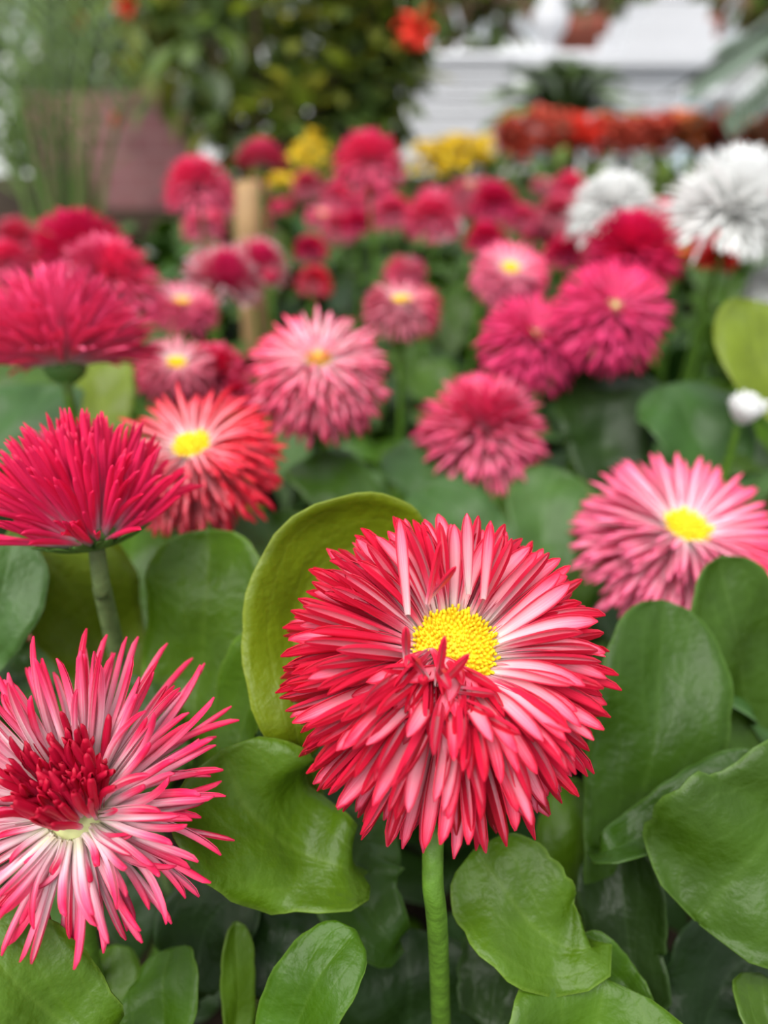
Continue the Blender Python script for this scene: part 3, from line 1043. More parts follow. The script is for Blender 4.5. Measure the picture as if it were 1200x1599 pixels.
# lower left
D = clump(-0.085, 0.120, 'bright leaves along the bottom left under the quilled daisy')
leaf(D, [(170, 1640, .128), (90, 1590, .122), (20, 1530, .120), (-50, 1440, .122)], 190, cdir(40, 40), 'bright', .45, .10, .03)
leaf(D, [(240, 1680, .150), (250, 1600, .150), (255, 1540, .152), (265, 1480, .158)], 130, cdir(35, -30), 'bright', .3, .2)
leaf(D, [(170, 1660, .165), (170, 1590, .165), (175, 1530, .168), (178, 1475, .172)], 90, cdir(30, 30), 'bright', .3, .1)
leaf(D, [(100, 1600, .175), (80, 1520, .175), (60, 1450, .178), (50, 1380, .182)], 120, cdir(35, 10), 'mid', .3, .1)
E = clump(-0.032, 0.150, 'shaded leaves at the bottom centre left of the green stem')
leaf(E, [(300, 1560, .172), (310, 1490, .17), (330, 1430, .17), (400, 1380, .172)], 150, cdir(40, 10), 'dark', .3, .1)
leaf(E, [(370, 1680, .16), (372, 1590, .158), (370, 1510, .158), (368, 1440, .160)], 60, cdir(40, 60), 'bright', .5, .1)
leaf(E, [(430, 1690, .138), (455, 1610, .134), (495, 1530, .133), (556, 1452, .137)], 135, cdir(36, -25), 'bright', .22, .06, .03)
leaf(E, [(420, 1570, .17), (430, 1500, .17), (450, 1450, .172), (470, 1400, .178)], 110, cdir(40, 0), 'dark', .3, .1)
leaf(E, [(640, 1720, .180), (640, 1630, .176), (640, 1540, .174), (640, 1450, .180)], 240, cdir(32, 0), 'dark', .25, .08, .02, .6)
# bottom right
F = clump(0.030, 0.150, 'bright and dark leaves at the bottom right of the green stem')
leaf(F, [(920, 1475, .146), (880, 1478, .143), (820, 1430, .143), (742, 1325, .150)], 185, cdir(34, -10), 'bright', .35, .10, .03, .55)
leaf(F, [(915, 1790, .140), (925, 1700, .137), (938, 1610, .136), (945, 1528, .140)], 290, cdir(36, 0), 'bright', .25, .10, .03, .6)
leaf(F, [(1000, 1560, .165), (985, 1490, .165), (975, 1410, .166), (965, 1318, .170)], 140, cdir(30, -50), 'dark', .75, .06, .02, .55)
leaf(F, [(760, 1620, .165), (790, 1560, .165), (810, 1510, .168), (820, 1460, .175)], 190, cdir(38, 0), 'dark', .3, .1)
leaf(F, [(990, 1560, .15), (970, 1530, .15), (940, 1500, .15), (905, 1462, .152)], 70, cdir(40, -30), 'bright', .3, .1)
K = clump(0.095, 0.190, 'large leaves rising at the right edge beside the large daisy')
leaf(K, [(960, 1420, .175), (990, 1280, .170), (1030, 1120, .170), (1040, 938, .178)], 205, cdir(30, 15), 'mid', .25, .08, .03, .5)
leaf(K, [(1175, 1220, .196), (1170, 1110, .190), (1150, 990, .1835), (1128, 868, .1835)], 170, cdir(32, 10), 'mid', .25, .06, .03, .5)
leaf(K, [(1240, 1200, .20), (1200, 1080, .196), (1150, 1030, .194), (1080, 1000, .20)], 180, cdir(35, 20), 'grey', .25, .06)
leaf(K, [(930, 1330, .160), (1000, 1305, .157), (1080, 1265, .155), (1200, 1190, .158)], 110, cdir(48, -20), 'mid', .6, .10, .03)
leaf(K, [(1260, 1200, .15), (1210, 1290, .146), (1160, 1360, .144), (1090, 1440, .146)], 300, cdir(34, 20), 'mid', .30, .22, .04, .5)
leaf(K, [(1080, 1640, .17), (1110, 1580, .168), (1140, 1530, .168), (1180, 1480, .172)], 190, cdir(40, 10), 'dark', .3, .15)
leaf(K, [(1240, 1660, .145), (1220, 1620, .142), (1200, 1580, .142), (1190, 1520, .148)], 110, cdir(40, 10), 'mid', .3, .1)
leaf(K, [(905, 1450, .18), (900, 1380, .178), (905, 1300, .178), (930, 1230, .185)], 130, cdir(35, 0), 'bright', .3, .1)
# middle ground
Lc = clump(0.020, 0.300, 'pair of pale green leaves under the domed pink daisy')
leaf(Lc, [(800, 900, .26), (745, 840, .258), (700, 800, .26), (655, 762, .27)], 120, cdir(38, -20), 'grey', .2, .05, .02, .5)
leaf(Lc, [(760, 850, .28), (720, 790, .28), (670, 740, .285), (610, 702, .295)], 110, cdir(38, -10), 'grey', .2, .05, .02, .5)
leaf(Lc, [(860, 900, .27), (850, 840, .27), (850, 790, .275), (870, 730, .285)], 120, cdir(40, 0), 'grey', .25, .1)
leaf(Lc, [(600, 860, .26), (560, 800, .26), (520, 750, .265), (470, 720, .275)], 120, cdir(40, 10), 'mid', .25, .1)
Rc = clump(0.20, 0.36, 'big round bright leaf and dark leaves under the white bud at right')
leaf(Rc, [(1250, 690, .28), (1215, 620, .278), (1185, 550, .28), (1175, 468, .29)], 135, cdir(35, 10), 'yellow', .2, .05, .01, .45, label='big round yellow-green leaf')
leaf(Rc, [(1120, 800, .29), (1110, 720, .29), (1080, 650, .295), (1040, 600, .305)], 170, cdir(40, 0), 'grey', .2, .1)
leaf(Rc, [(960, 760, .31), (950, 690, .31), (950, 630, .315), (970, 570, .325)], 170, cdir(36, 0), 'dark', .2, .1)
leaf(Rc, [(1060, 760, .30), (1100, 720, .295), (1150, 700, .295), (1190, 690, .30)], 110, cdir(40, 0), 'mid', .2, .1)
Sc = clump(-0.14, 0.33, 'soft grey-green leaves below the side-on pink cup daisy')
leaf(Sc, [(40, 760, .26), (40, 700, .258), (50, 650, .262), (70, 600, .275)], 150, cdir(36, 0), 'grey', .2, .1)
leaf(Sc, [(180, 700, .30), (160, 650, .30), (150, 600, .305), (150, 550, .315)], 120, cdir(36, 0), 'yellow', .2, .1)
leaf(Sc, [(-10, 720, .28), (0, 660, .28), (20, 600, .285), (40, 560, .295)], 120, cdir(36, 0), 'mid', .2, .1)

# ---------------------------------------------------------------- rosettes that carpet the bed
LV = []
rl = random.Random(8)
for k in range(8):
    Ls = rl.uniform(.06, .085)
    e0 = math.radians(rl.uniform(35, 62))
    drop = rl.uniform(.5, 1.1)
    pts, x, z, th = [(0, 0, 0)], 0, 0, e0
    for s in range(5):
        x += math.cos(th) * Ls / 5
        z += math.sin(th) * Ls / 5
        th -= drop / 5
        pts.append((x, 0, z))
    v, f, uv = leaf_arrays(pts, (-.4, 0, 1), Ls * rl.uniform(.38, .5), rl.uniform(.1, .4), rl.uniform(.05, .2), .03, .28, 16, 6, k, .0005)
    LV.append((v, f, uv))
LEAF_VAR = {}
for mname in LEAF:
    LEAF_VAR[mname] = []
    for (v, f, uv) in LV:
        me = bpy.data.meshes.new('leaf')
        me.from_pydata(v.tolist(), [], f)
        finish(me, LEAF[mname], None, uv)
        LEAF_VAR[mname].append(me)
nleaf = 0
spots = []
y = 0.14
while y < 1.08:
    step = .055 + y * .035
    half = .13 + y * .56
    x = -half + rl.uniform(0, step)
    while x < half:
        spots.append((x + rl.uniform(-.015, .015), y + rl.uniform(-.015, .015)))
        x += step
    y += step * .8
# the leaf rosettes are told apart by the daisy they grow under, counted from the front
MARK = [(300, 695, 'the red yellow-centred daisy'), (497, 560, 'the middle pink daisy'), (756, 662, 'the domed pink daisy'), (1074, 822, 'the right-edge pink daisy'),
        (98, 540, 'the side-on pink cup daisy'), (962, 478, 'the large deep magenta daisy'), (798, 418, 'the bright yellow-centred pink daisy'), (628, 468, 'the pale yellow-centred daisy'),
        (140, 384, 'the overlapping left domed pair'), (310, 284, 'the tall upper-left daisy'), (576, 246, 'the tall top-centre daisy'), (960, 320, 'the round white daisy'),
        (1148, 312, 'the shaggy white daisy'), (352, 432, 'the white-edged daisies'), (1160, 640, 'the small white bud'), (720, 1080, 'the large sharp daisy'), (110, 1260, 'the quilled daisy'), (142, 800, 'the side-on magenta daisy')]
ROW = ['frontmost', 'second', 'third', 'fourth', 'fifth', 'sixth', 'seventh', 'eighth', 'ninth', 'tenth', 'eleventh', 'twelfth', 'thirteenth', 'fourteenth', 'fifteenth', 'sixteenth', 'seventeenth', 'eighteenth', 'nineteenth', 'twentieth', 'twenty-first', 'twenty-second', 'twenty-third', 'twenty-fourth', 'twenty-fifth', 'twenty-sixth', 'twenty-seventh', 'twenty-eighth', 'twenty-ninth', 'thirtieth']
count = {}
for (x, y) in sorted(spots, key=lambda q: q[1]):
    dep = y * math.cos(PITCH) + (H - .06) * math.sin(PITCH)
    ppx = 600 + x / dep * FPX
    ppy = 799.5 - (y * math.sin(PITCH) - (H - .12) * math.cos(PITCH)) / dep * FPX
    if not (-90 < ppx < 1290) or ppy > 1700:
        continue
    hs = (.72 if dep < .30 else 1.0) * rl.uniform(.85, 1.15)
    if dep < .25:
        hs *= .8
    n = 8
    mk = min(MARK, key=lambda q: math.hypot(q[0] - ppx, (q[1] + 60 - ppy) * 1.2))[2]
    k = count[mk] = count.get(mk, -1) + 1
    c = clump(x, y, 'low leaf rosette under %s, %s counting from the front' % (mk, ROW[min(k, 29)]), 'leaf rosettes carpeting the bed')
    ang0 = rl.uniform(0, 6.28)
    rows = []
    for i in range(n):
        a = ang0 + i * 2.399963
        s = hs * rl.uniform(.8, 1.25)
        M = Matrix.Rotation(a, 4, 'Z') @ Matrix.Rotation(rl.uniform(-.35, .15), 4, 'Y') @ Matrix.Scale(s, 4)
        rows.append((M, rl.choice(['mid', 'dark', 'dark', 'grey'] if dep < .3 else ['mid', 'mid', 'dark', 'grey', 'bright']), rl.randrange(8)))  # near rosettes mostly dark: shade under the foliage put into leaf colour
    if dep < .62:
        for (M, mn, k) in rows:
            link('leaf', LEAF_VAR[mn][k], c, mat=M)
            nleaf += 1
    else:
        V, FF, UV, off = [], [], [], 0
        for (M, mn, k) in rows:
            v, f, uv = LV[k]
            Aa = np.array(M)
            V.append(v @ Aa[:3, :3].T + Aa[:3, 3])
            FF.extend([tuple(q + off for q in t) for t in f])
            UV.append(uv)
            off += len(v)
        me = bpy.data.meshes.new('foliage')
        me.from_pydata(np.concatenate(V).tolist(), [], FF)
        finish(me, LEAF[rl.choice(['mid', 'grey', 'dark', 'mid'])], None, np.concatenate(UV))
        o = link('foliage', me, c)
        o['kind'] = 'stuff'
print('near rosette leaves', nleaf, 'rosettes', len(spots))

# ================================================================ the background
GZ = -0.28                                  # level of the paving
M_WHITE = simple_mat('white_painted_stone', (0.50, 0.50, 0.515), 0.6, 0.3, 0, .04, 4)
M_PALEBLUE = simple_mat('pale_blue_paint', (0.62, 0.74, 0.80), 0.4, 0.4, 0, .06, 4)
M_TERRA = simple_mat('terracotta', (0.20, 0.055, 0.035), 0.7, 0.2, 0, .2, 10)
M_BARK = simple_mat('bark', (0.075, 0.055, 0.035), 0.9, 0.1, 0, .3, 30)
M_STAKE = simple_mat('bamboo_tan', (0.25, 0.15, 0.065), 0.6, 0.3, 0, .2, 30)
M_TREE = [simple_mat('tree_leaf_dark', (0.035, 0.065, 0.012), .45, .4, .25, .4, 8, tcol=(.16, .2, .02)),
          simple_mat('tree_leaf_green', (0.075, 0.13, 0.015), .45, .4, .3, .4, 8, tcol=(.25, .32, .02)),
          simple_mat('tree_leaf_olive', (0.15, 0.17, 0.025), .5, .3, .3, .3, 8, tcol=(.4, .38, .04))]
M_CYCAD = simple_mat('cycad_green', (0.075, 0.13, 0.018), .4, .4, .1, .3, 8)
M_PALM = simple_mat('palm_grey_green', (0.07, 0.10, 0.065), .45, .4, .1, .3, 8)
M_HEDGE = simple_mat('low_hedge_green', (0.06, 0.115, 0.03), .6, .3, .15, .4, 20)
M_RED = simple_mat('red_bloom', (0.75, 0.035, 0.015), .5, .3, .2, .3, 20)
M_REDSOFT = simple_mat('brick_red_bloom', (0.55, 0.075, 0.04), .5, .3, .2, .35, 20)
M_YEL = simple_mat('yellow_bloom', (0.80, 0.56, 0.02), .5, .3, .2, .25, 20)
M_ORANGE = simple_mat('orange_bloom', (0.72, 0.20, 0.05), .5, .3, .2, .25, 20)
M_BROWN = simple_mat('brown_foliage', (0.13, 0.075, 0.045), .6, .2, .1, .4, 8)


def brick_mat():
    m, nt, ns, ls = new_mat('mauve_brick')
    tc = node(ns, 'ShaderNodeTexCoord')
    mp = node(ns, 'ShaderNodeMapping')
    mp.inputs['Rotation'].default_value = (math.pi / 2, 0, 0)
    ls.new(tc.outputs['Object'], mp.inputs[0])
    b = node(ns, 'ShaderNodeTexBrick')
    b.inputs['Color1'].default_value = (0.22, 0.095, 0.10, 1)
    b.inputs['Color2'].default_value = (0.26, 0.12, 0.12, 1)
    b.inputs['Mortar'].default_value = (0.27, 0.15, 0.15, 1)
    b.inputs['Scale'].default_value = 4.5
    ls.new(mp.outputs[0], b.inputs['Vector'])
    surface(ns, ls, b.outputs[0], .85, .2)
    return m


M_BRICK = brick_mat()


def flake(L, Wd):
    """small folded leaf, 8 vertices"""
    v = [(0, 0, 0), (L * .35, -Wd * .5, Wd * .12), (L * .35, 0, -Wd * .06), (L * .35, Wd * .5, Wd * .12), (L * .7, -Wd * .42, Wd * .05), (L * .7, 0, -Wd * .1), (L * .7, Wd * .42, Wd * .05), (L, 0, -Wd * .25)]
    f = [(0, 1, 2), (0, 2, 3), (1, 4, 5, 2), (2, 5, 6, 3), (4, 7, 5), (5, 7, 6)]
    return np.array(v), f


def foliage_mesh(name, blobs, n, L, mats, rr, droop=.3):
    """leaves scattered through ellipsoids (centre, radii)"""
    V, F, MI, off = [], [], [], 0
    for k in range(n):
        c, rad = blobs[rr.randrange(len(blobs))]
        d = Vector((rr.gauss(0, 1), rr.gauss(0, 1), rr.gauss(0, 1))).normalized()
        q = rr.uniform(.55, 1.0)
        p = Vector((c[0] + d.x * rad[0] * q, c[1] + d.y * rad[1] * q, c[2] + d.z * rad[2] * q))
        s = L * rr.uniform(.6, 1.3)
        v, f = flake(s, s * rr.uniform(.4, .6))
        dr = (d + Vector((rr.uniform(-.7, .7), rr.uniform(-.7, .7), rr.uniform(-.7, .7) - droop))).normalized()
        R = dr.to_track_quat('X', 'Z').to_matrix()
        V.append(v @ np.array(R).T + np.array(p))
        F.extend([tuple(a + off for a in g) for g in f])
        MI.extend([rr.randrange(len(mats))] * len(f))
        off += len(v)
    me = bpy.data.meshes.new(name)
    me.from_pydata(np.concatenate(V).tolist(), [], F)
    finish(me, mats, MI)
    return me


def tree(px, py, d, blobs, n, L, label, mats, name='shrub', cat='shrub', stems=1, seed=1, group=None):
    """shrub rooted on the paving; blobs are (px, py, depth offset, rx px, ry px)"""
    rr = random.Random(seed)
    g = P(px, py, d)
    root = thing(name, Vector((g.x, g.y, GZ)), label, cat, group)
    bl = []
    for (bx, by, dd, rx, ry) in blobs:
        c = P(bx, by, d + dd) - root.location
        bl.append(((c.x, c.y, c.z), (rx / FPX * d, min(rx, ry) / FPX * d, ry / FPX * d)))
    o = link('foliage', foliage_mesh('foliage', bl, n, L, mats, rr), root)
    o['kind'] = 'stuff'
    for k in range(stems):
        b = bl[k % len(bl)][0]
        tube('trunk' if stems == 1 else 'branch', [root.location + Vector((rr.uniform(-.02, .02), rr.uniform(-.02, .02), 0)), root.location + Vector((b[0] * .4, b[1] * .4, b[2] * .5)), root.location + Vector(b)], [.022, .016, .008], M_BARK, root, 7, 8)
    return root


# dark flowering shrub across the top left
tree(400, 330, 1.95, [(330, 60, 0, 150, 120), (470, 90, .1, 150, 130), (560, 150, .05, 90, 90), (400, -60, 0, 200, 100), (600, -20, 0, 80, 90), (260, -30, .1, 120, 100), (430, 190, .0, 130, 60), (590, 60, 0, 75, 120)],
     1750, .085, 'dark leafy shrub filling the top left behind the daisies', M_TREE + [M_TREE[0]], stems=5, seed=3)
tree(120, 340, 2.45, [(60, 60, 0, 110, 90), (30, 150, 0, 90, 90), (150, 120, 0, 70, 110), (200, 20, 0, 90, 60)], 520, .075, 'thin dark green shrub in the top left corner', [M_TREE[0], M_PALM], stems=4, seed=5)
tree(60, 200, 4.2, [(40, 60, 0, 120, 80), (170, 40, 0, 110, 80), (300, 80, .1, 130, 80), (450, 60, .1, 130, 90), (560, 90, 0, 100, 80), (60, -40, 0, 150, 60)], 900, .16, 'dark tree far behind the brick wall at left', [M_TREE[0], M_PALM, M_TREE[0]], stems=4, seed=15, name='tree', cat='tree')
# red blooms on the shrub
def bloom(px, py, d, wpx, mat, label, n=46, hang=None, group='red blooms on the dark shrub', name='red_bloom', cat='bloom'):
    rr = random.Random(int(px * 7 + py))
    c = P(px, py, d)
    root = thing(name, c, label, cat, group)
    s = wpx / FPX * d * .5
    for k in range(14):
        a = k * 2.399963
        e = math.asin(1 - 2 * (k + .5) / 14)
        dirv = Vector((math.cos(a) * math.cos(e), math.sin(a) * math.cos(e), math.sin(e)))
        M = dirv.to_track_quat('X', 'Z').to_matrix().to_4x4() @ Matrix.Scale(s * rr.uniform(.85, 1.1), 4)
        link('petal', BLOOM_PETAL[mat.name], root, mat=M)
    tube('stalk', [c, c + Vector((rr.uniform(-.02, .02), .05, .04)), c + Vector((rr.uniform(-.06, .06), .16, .09))], [.004, .004, .005], M_CYCAD, root, 6, 5)


BLOOM_PETAL = {}
for m_ in (M_RED, M_REDSOFT, M_YEL, M_ORANGE):
    BLOOM_PETAL[m_.name] = to_mesh('petal', petal_arrays(5, 4, aspect=.75, half=.7, bend=-.7, base_w=.3, thick=.03), [m_, m_])
bloom(648, 42, 1.75, 72, M_RED, 'bright red bloom at the top right of the dark shrub')
bloom(196, 6, 1.85, 44, M_RED, 'orange-red bloom at the top edge of the dark shrub')
bloom(118, 26, 2.3, 36, M_RED, 'dull red bloom at the top left of the thin shrub')
bloom(182, 186, 2.3, 26, M_REDSOFT, 'small dull red bloom low on the left in front of the brick wall')

# brick wall on the left
v, f = box_data(-1.12, -0.60, 0, .12, 0, 1.2)
o = mesh_obj('wall_left', [(a, b + 2.65, c + GZ) for a, b, c in v], f, M_BRICK, smooth=False)
tag(o, 'mauve brick wall behind the shrubs at left', 'wall', kind='structure')
o.scale.z = 1.0
me = o.data
for vt in me.vertices:
    if vt.co.z > 0:
        vt.co.z = .11

# dark palm stalks fanning out at the left
pb = P(85, 372, 1.6)
root = thing('palm_clump', Vector((pb.x, pb.y, GZ)), 'clump of thin dark palm stalks fanning upwards at far left', 'palm')
for k, (tx, ty) in enumerate([(-60, 20), (-10, -20), (35, 30), (62, -30), (95, -20), (118, 40), (150, -10), (190, 20), (240, 90), (20, 130), (-40, 170)]):
    tip = P(tx, ty, 1.6 + .08 * ((k % 3) - 1))
    c0 = root.location
    mid = c0.lerp(tip, .55) + Vector((0, 0, .07))
    fr = tube('stalk', [c0 + Vector((.008 * (k - 5), 0, 0)), mid, tip], [.009, .006, .002], M_CYCAD, root, 6, 8)
    rr = random.Random(k)
    V, FF, off = [], [], 0
    cur = sample_curve([c0, mid, tip], 16)
    for q in range(6, 16):
        t = Vector(cur[min(q + 1, 15)] - cur[q - 1]).normalized()
        for sgn in (-1, 1):
            dv = (t * .8 + Vector((sgn * .8, 0, 0)) + Vector((0, rr.uniform(-.3, .3), 0))).normalized()
            v, f = flake(.10, .012)
            V.append(v @ np.array(dv.to_track_quat('X', 'Z').to_matrix()).T + cur[q] - np.array(c0))
            FF.extend([tuple(a + off for a in g) for g in f])
            off += len(v)
    o = mesh_obj('leaflets', np.concatenate(V), FF, M_CYCAD, root)
    o['kind'] = 'stuff'

# tan cane standing among the daisies
c0 = P(390, 440, .62)
root = tube('garden_cane', [Vector((c0.x, c0.y, -.004)), P(389, 380, .62), P(387, 292, .62)], [.0110, .0110, .0105], M_STAKE, None, 10, 8)
tag(root, 'thick tan cane standing behind the small pale pink daisy', 'cane')

# white tiered fountain, its left block and the things beside it
fd = 3.9
g = P(980, 215, fd)
root = thing('fountain', Vector((g.x, g.y, GZ)), 'white tiered stone fountain with stepped courses behind the red flowers', 'fountain')


def tier(name, x0, x1, y0p, y1p, dep, parent, mat=M_WHITE, d=fd, bev=.006):
    a, b = P(x0, y1p, d), P(x1, y0p, d)
    off = parent.location
    v, f = box_data(a.x - off.x, b.x - off.x, g.y - off.y - dep * .5, g.y - off.y + dep * .5 + .2, a.z - off.z, b.z - off.z)
    o = mesh_obj(name, v, f, mat, parent, smooth=False)
    md = o.modifiers.new('bevel', 'BEVEL')
    md.width = bev
    md.segments = 2
    return o


ys = [300, 196, 180, 164, 148, 132, 116, 100]
for k in range(len(ys) - 1):
    tier('course', 850 - 5 * (k % 2), 1090 + 5 * (k % 2), ys[k + 1] + 1.5, ys[k], .30 - .012 * k + .02 * (k % 2), root)
tier('coping', 780, 1125, 80, 100, .36, root)
tier('pedestal', 940, 1085, 58, 80, .26, root)
tier('pedestal', 952, 1072, 34, 58, .22, root)
tier('pedestal', 975, 1062, 8, 34, .18, root)
pt = P(1020, 8, fd)
v, f = lathe([(.05, 0), (.08, .02), (.05, .06), (.045, .12), (.11, .2), (.15, .27), (.14, .28)], 18)
mesh_obj('urn', v, f, M_WHITE, root, loc=Vector((pt.x, g.y + .05, pt.z)) - root.location)
# white block at left, behind the palm
g2 = P(720, 215, 3.7)
root2 = thing('plinth', Vector((g2.x, g2.y, GZ)), 'white clapboard-lined block left of the cycad', 'plinth')
ys = [300, 204, 190, 176, 162, 148, 134, 120, 106, 92]
g = g2
for k in range(len(ys) - 1):
    tier('course', 640 - 3 * (k % 2), 792 + 3 * (k % 2), ys[k + 1] + 1.2, ys[k], .22 + .015 * (k % 2), root2, d=3.7)
tier('coping', 632, 800, 82, 92, .26, root2, d=3.7)
# white statue-like finial on its own post
g3 = P(842, 215, 4.4)
root = thing('garden_finial', Vector((g3.x, g3.y, GZ)), 'slim white finial on a post left of the fountain top', 'finial')
zt = P(842, 2, 4.4).z - GZ
v, f = lathe([(.10, 0), (.10, zt * .55), (.13, zt * .56), (.13, zt * .62), (.07, zt * .64), (.05, zt * .72), (.09, zt * .8), (.10, zt * .9), (.06, zt), (.07, zt * 1.08), (.03, zt * 1.15), (.01, zt * 1.2)], 14)
mesh_obj('post', v, f, M_WHITE, root)
# pale blue tank on the right
g = P(1160, 215, 3.2)
root = thing('water_tank', Vector((g.x, g.y, GZ)), 'pale blue low tank at the right edge behind the white daisy', 'tank')
tier('body', 1095, 1330, 160, 300, .3, root, M_PALEBLUE, d=3.2)
tier('rim', 1088, 1340, 140, 160, .36, root, M_WHITE, d=3.2)
# terracotta pots behind
for k, (px, w) in enumerate([(925, 90), (1118, 80)]):
    dd = 5.0
    c = P(px, 100, dd)
    hgt = P(px, 22, dd).z - GZ
    rr_ = w / FPX * dd * .5
    root = thing('flower_pot', Vector((c.x, c.y + .5, GZ)), ['dark terracotta pot left of the fountain pedestal', 'dark terracotta pot right of the fountain pedestal'][k], 'pot', 'terracotta pots')
    v, f = lathe([(rr_ * .7, 0), (rr_ * .95, hgt * .8), (rr_ * 1.08, hgt * .8), (rr_ * 1.08, hgt), (rr_ * .9, hgt), (rr_ * .85, hgt * .93)], 20)
    mesh_obj('pot', v, f, M_TERRA, root)
    o = link('foliage', foliage_mesh('foliage', [((0, 0, hgt + .12), (rr_ * 1.3, rr_, .22))], 130, .1, [M_BROWN, M_TREE[0]], random.Random(k)), root)
    o['kind'] = 'stuff'
# hedge behind everything
for k, (px, rx) in enumerate([(720, 150), (1000, 170), (1280, 150)]):
    tree(px, 140, 7.0 + 1.6 * (k == 1), [(px, 20, 0, rx * .7, 60), (px - 60, -30, 0, rx * .6, 50), (px + 60, -40, .2, rx * .6, 50)], 420, .26,
         ['brownish shrub far behind the white block', 'brownish shrub far behind the fountain', 'brownish shrub at the far right behind the tank'][k], [M_BROWN, M_TREE[0], M_TREE[1]], stems=2, seed=20 + k, group='shrubs behind the fountain')

# cycad in front of the fountain
cb = P(880, 250, 2.9)
root = thing('cycad', Vector((cb.x, cb.y, GZ)), 'green cycad with arching fronds in front of the white fountain', 'cycad')
crown = P(880, 196, 2.9)
v, f = lathe([(.05, 0), (.06, .1), (.05, crown.z - GZ), (.02, crown.z - GZ + .02)], 10)
mesh_obj('trunk', v, f, M_BARK, root)


def frond(root, c0, tip, lift, mat, ll, n=22):
    mid = c0.lerp(tip, .5) + Vector((0, 0, lift))
    cur = sample_curve([c0, mid, tip], n)
    V, FF, off = [], [], 0
    tv, tf, _ = tube_data([c0, mid, tip], [.007, .005, .002], 5, 8)
    V.append(np.array(tv))
    FF.extend(tf)
    off = len(tv)
    for q in range(3, n):
        t = Vector(cur[min(q + 1, n - 1)] - cur[q - 1]).normalized()
        sd_ = t.cross(Vector((0, 0, 1)))
        sd_ = sd_.normalized() if sd_.length > .05 else Vector((1, 0, 0))
        for sgn in (-1, 1):
            dv = (t * .7 + sd_ * sgn + Vector((0, 0, -.15))).normalized()
            v, f = flake(ll * (1 - .5 * abs(q / n - .5)), .026)
            V.append(v @ np.array(dv.to_track_quat('X', 'Z').to_matrix()).T + cur[q])
            FF.extend([tuple(a + off for a in g_) for g_ in f])
            off += len(v)
    V = np.concatenate(V) - np.array(root.location)
    return mesh_obj('frond', V, FF, mat, root)


for k in range(17):
    a = math.pi * (k + .5) / 17
    ln = 105 + 12 * ((k * 7) % 3)
    tip = P(880 + math.cos(a) * ln * .95, 200 - abs(math.sin(a)) * ln * .85, 2.9 + .12 * ((k % 3) - 1))
    frond(root, crown, tip, .05, M_CYCAD, .10)
# palm at the right edge
cb = P(1330, 300, 2.2)
root = thing('palm', Vector((cb.x, cb.y, GZ)), 'grey-green palm with drooping fronds reaching in at the right edge', 'palm')
crown = P(1330, 60, 2.2)
v, f = lathe([(.05, 0), (.045, .2), (.04, crown.z - GZ), (.02, crown.z - GZ + .02)], 10)
mesh_obj('trunk', v, f, M_BARK, root)
for (tx, ty, dz) in [(1085, 128, 0), (1110, 105, .1), (1130, 175, -.1), (1200, 235, 0), (1150, 60, .1), (1300, 240, 0), (1450, 160, 0)]:
    frond(root, crown, P(tx, ty, 2.2 + dz), .07, M_PALM, .16, 26)

# far flower bed: red, yellow and orange clumps over a low hedge
rb = random.Random(9)
def clump_far(px, py, d, rx, ry, mats, label, nm='bedding_plant', group=None, nb=26, bmat=None, bs=.045):
    c = P(px, py, d)
    gz = -.22 if 2.3 < c.y < 3.4 else (0 if c.y < 1.12 else GZ)
    root = thing(nm, Vector((c.x, c.y, gz)), label, 'plant', group)
    cc = c - root.location
    R_ = (rx / FPX * d, .12, max(.05, ry / FPX * d))
    hh = max(.06, cc.z)
    o = link('foliage', foliage_mesh('foliage', [((0, 0, hh * .5), (R_[0], R_[1], hh * .6))], 160, .045, mats, rb), root)
    o['kind'] = 'stuff'
    if bmat:
        for k in range(nb):
            a = rb.uniform(0, 6.28)
            q = math.sqrt(rb.random())
            p = Vector((R_[0] * q * math.cos(a), R_[1] * q * math.sin(a) - .03, cc.z + rb.uniform(-.5, .6) * R_[2]))
            M = Matrix.Translation(p) @ Matrix.Rotation(rb.uniform(0, 6), 4, 'Z') @ Matrix.Scale(bs * rb.uniform(.7, 1.2), 4)
            link('bloom', BLOOM_HEAD[bmat.name], root, mat=M)
    return root


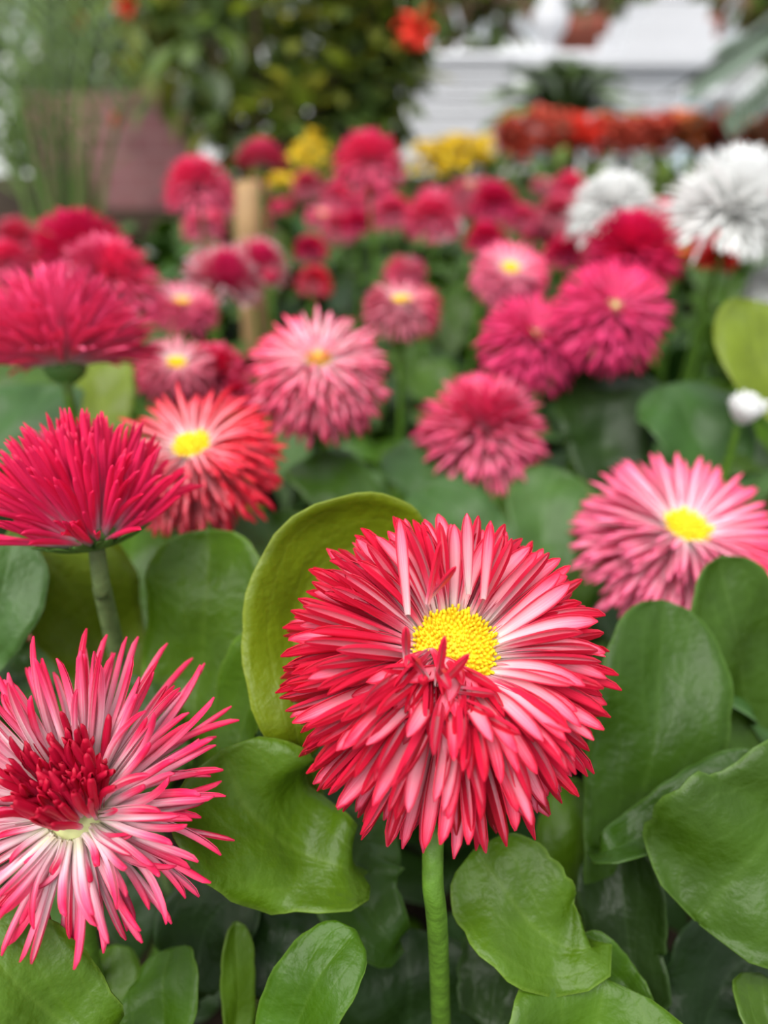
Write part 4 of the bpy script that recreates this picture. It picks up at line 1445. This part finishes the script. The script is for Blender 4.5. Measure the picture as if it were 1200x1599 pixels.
BLOOM_HEAD = {}
for m_ in (M_RED, M_REDSOFT, M_YEL, M_ORANGE):
    pa = [petal_arrays(3, 2, aspect=.7, half=.5, bend=-.6, base_w=.3, thick=.03)]
    pl = []
    for k in range(9):
        pl.append((petal_matrix(k * 2.399963, .05, 0, math.radians(80 - k * 9), .62, .62), 0))
    BLOOM_HEAD[m_.name] = join_petals('bloom', pl, pa, [m_, m_], None)
xs = [(800, 214, M_REDSOFT), (852, 210, M_REDSOFT), (905, 212, M_RED), (955, 214, M_REDSOFT), (1010, 212, M_REDSOFT), (1065, 206, M_ORANGE), (1120, 214, M_REDSOFT), (1180, 214, M_ORANGE)]
for k, (px, py, m_) in enumerate(xs):
    clump_far(px, py, 2.55, 26, 40, [M_HEDGE, M_TREE[1]], ['%s-flowered bedding plant, %s in the far row by the fountain' % (c_, w_) for c_, w_ in
              (('red', 'first from the left'), ('red', 'second from the left'), ('bright red', 'third from the left'), ('red', 'fourth from the left'), ('red', 'fifth from the left'), ('orange', 'sixth from the left'), ('red', 'seventh from the left'), ('orange', 'last at right'))][k],
              group='red bedding plants in the far row', bmat=m_, nb=40, bs=.055)
for k, (px, py, d) in enumerate([(690, 246, 1.9), (740, 242, 2.0), (478, 238, 1.65), (500, 262, 1.62), (445, 268, 1.6)]):
    clump_far(px, py, d, 40 if k < 2 else 18, 40 if k < 2 else 22, [M_HEDGE, M_TREE[1]], ['yellow-flowered plant left below the white block', 'yellow-flowered plant right below the white block', 'yellow-flowered plant between the two tall pink daisies',
              'low yellow-flowered plant beside the tall rounded daisy', 'yellow-flowered plant behind the small pale daisy'][k], group='yellow bedding plants', bmat=M_YEL, nb=34 if k < 2 else 12, bs=.042 if k < 2 else .030)
for k, px in enumerate([620, 700, 780, 860, 940, 1020, 1100, 1180]):
    clump_far(px, 268, 1.95, 36, 22, [M_HEDGE, M_TREE[0], M_TREE[1]], 'low green foliage mound, %s of the strip below the far red flowers' % ORD[k], nm='foliage_mound', group='green mounds below the red flowers')
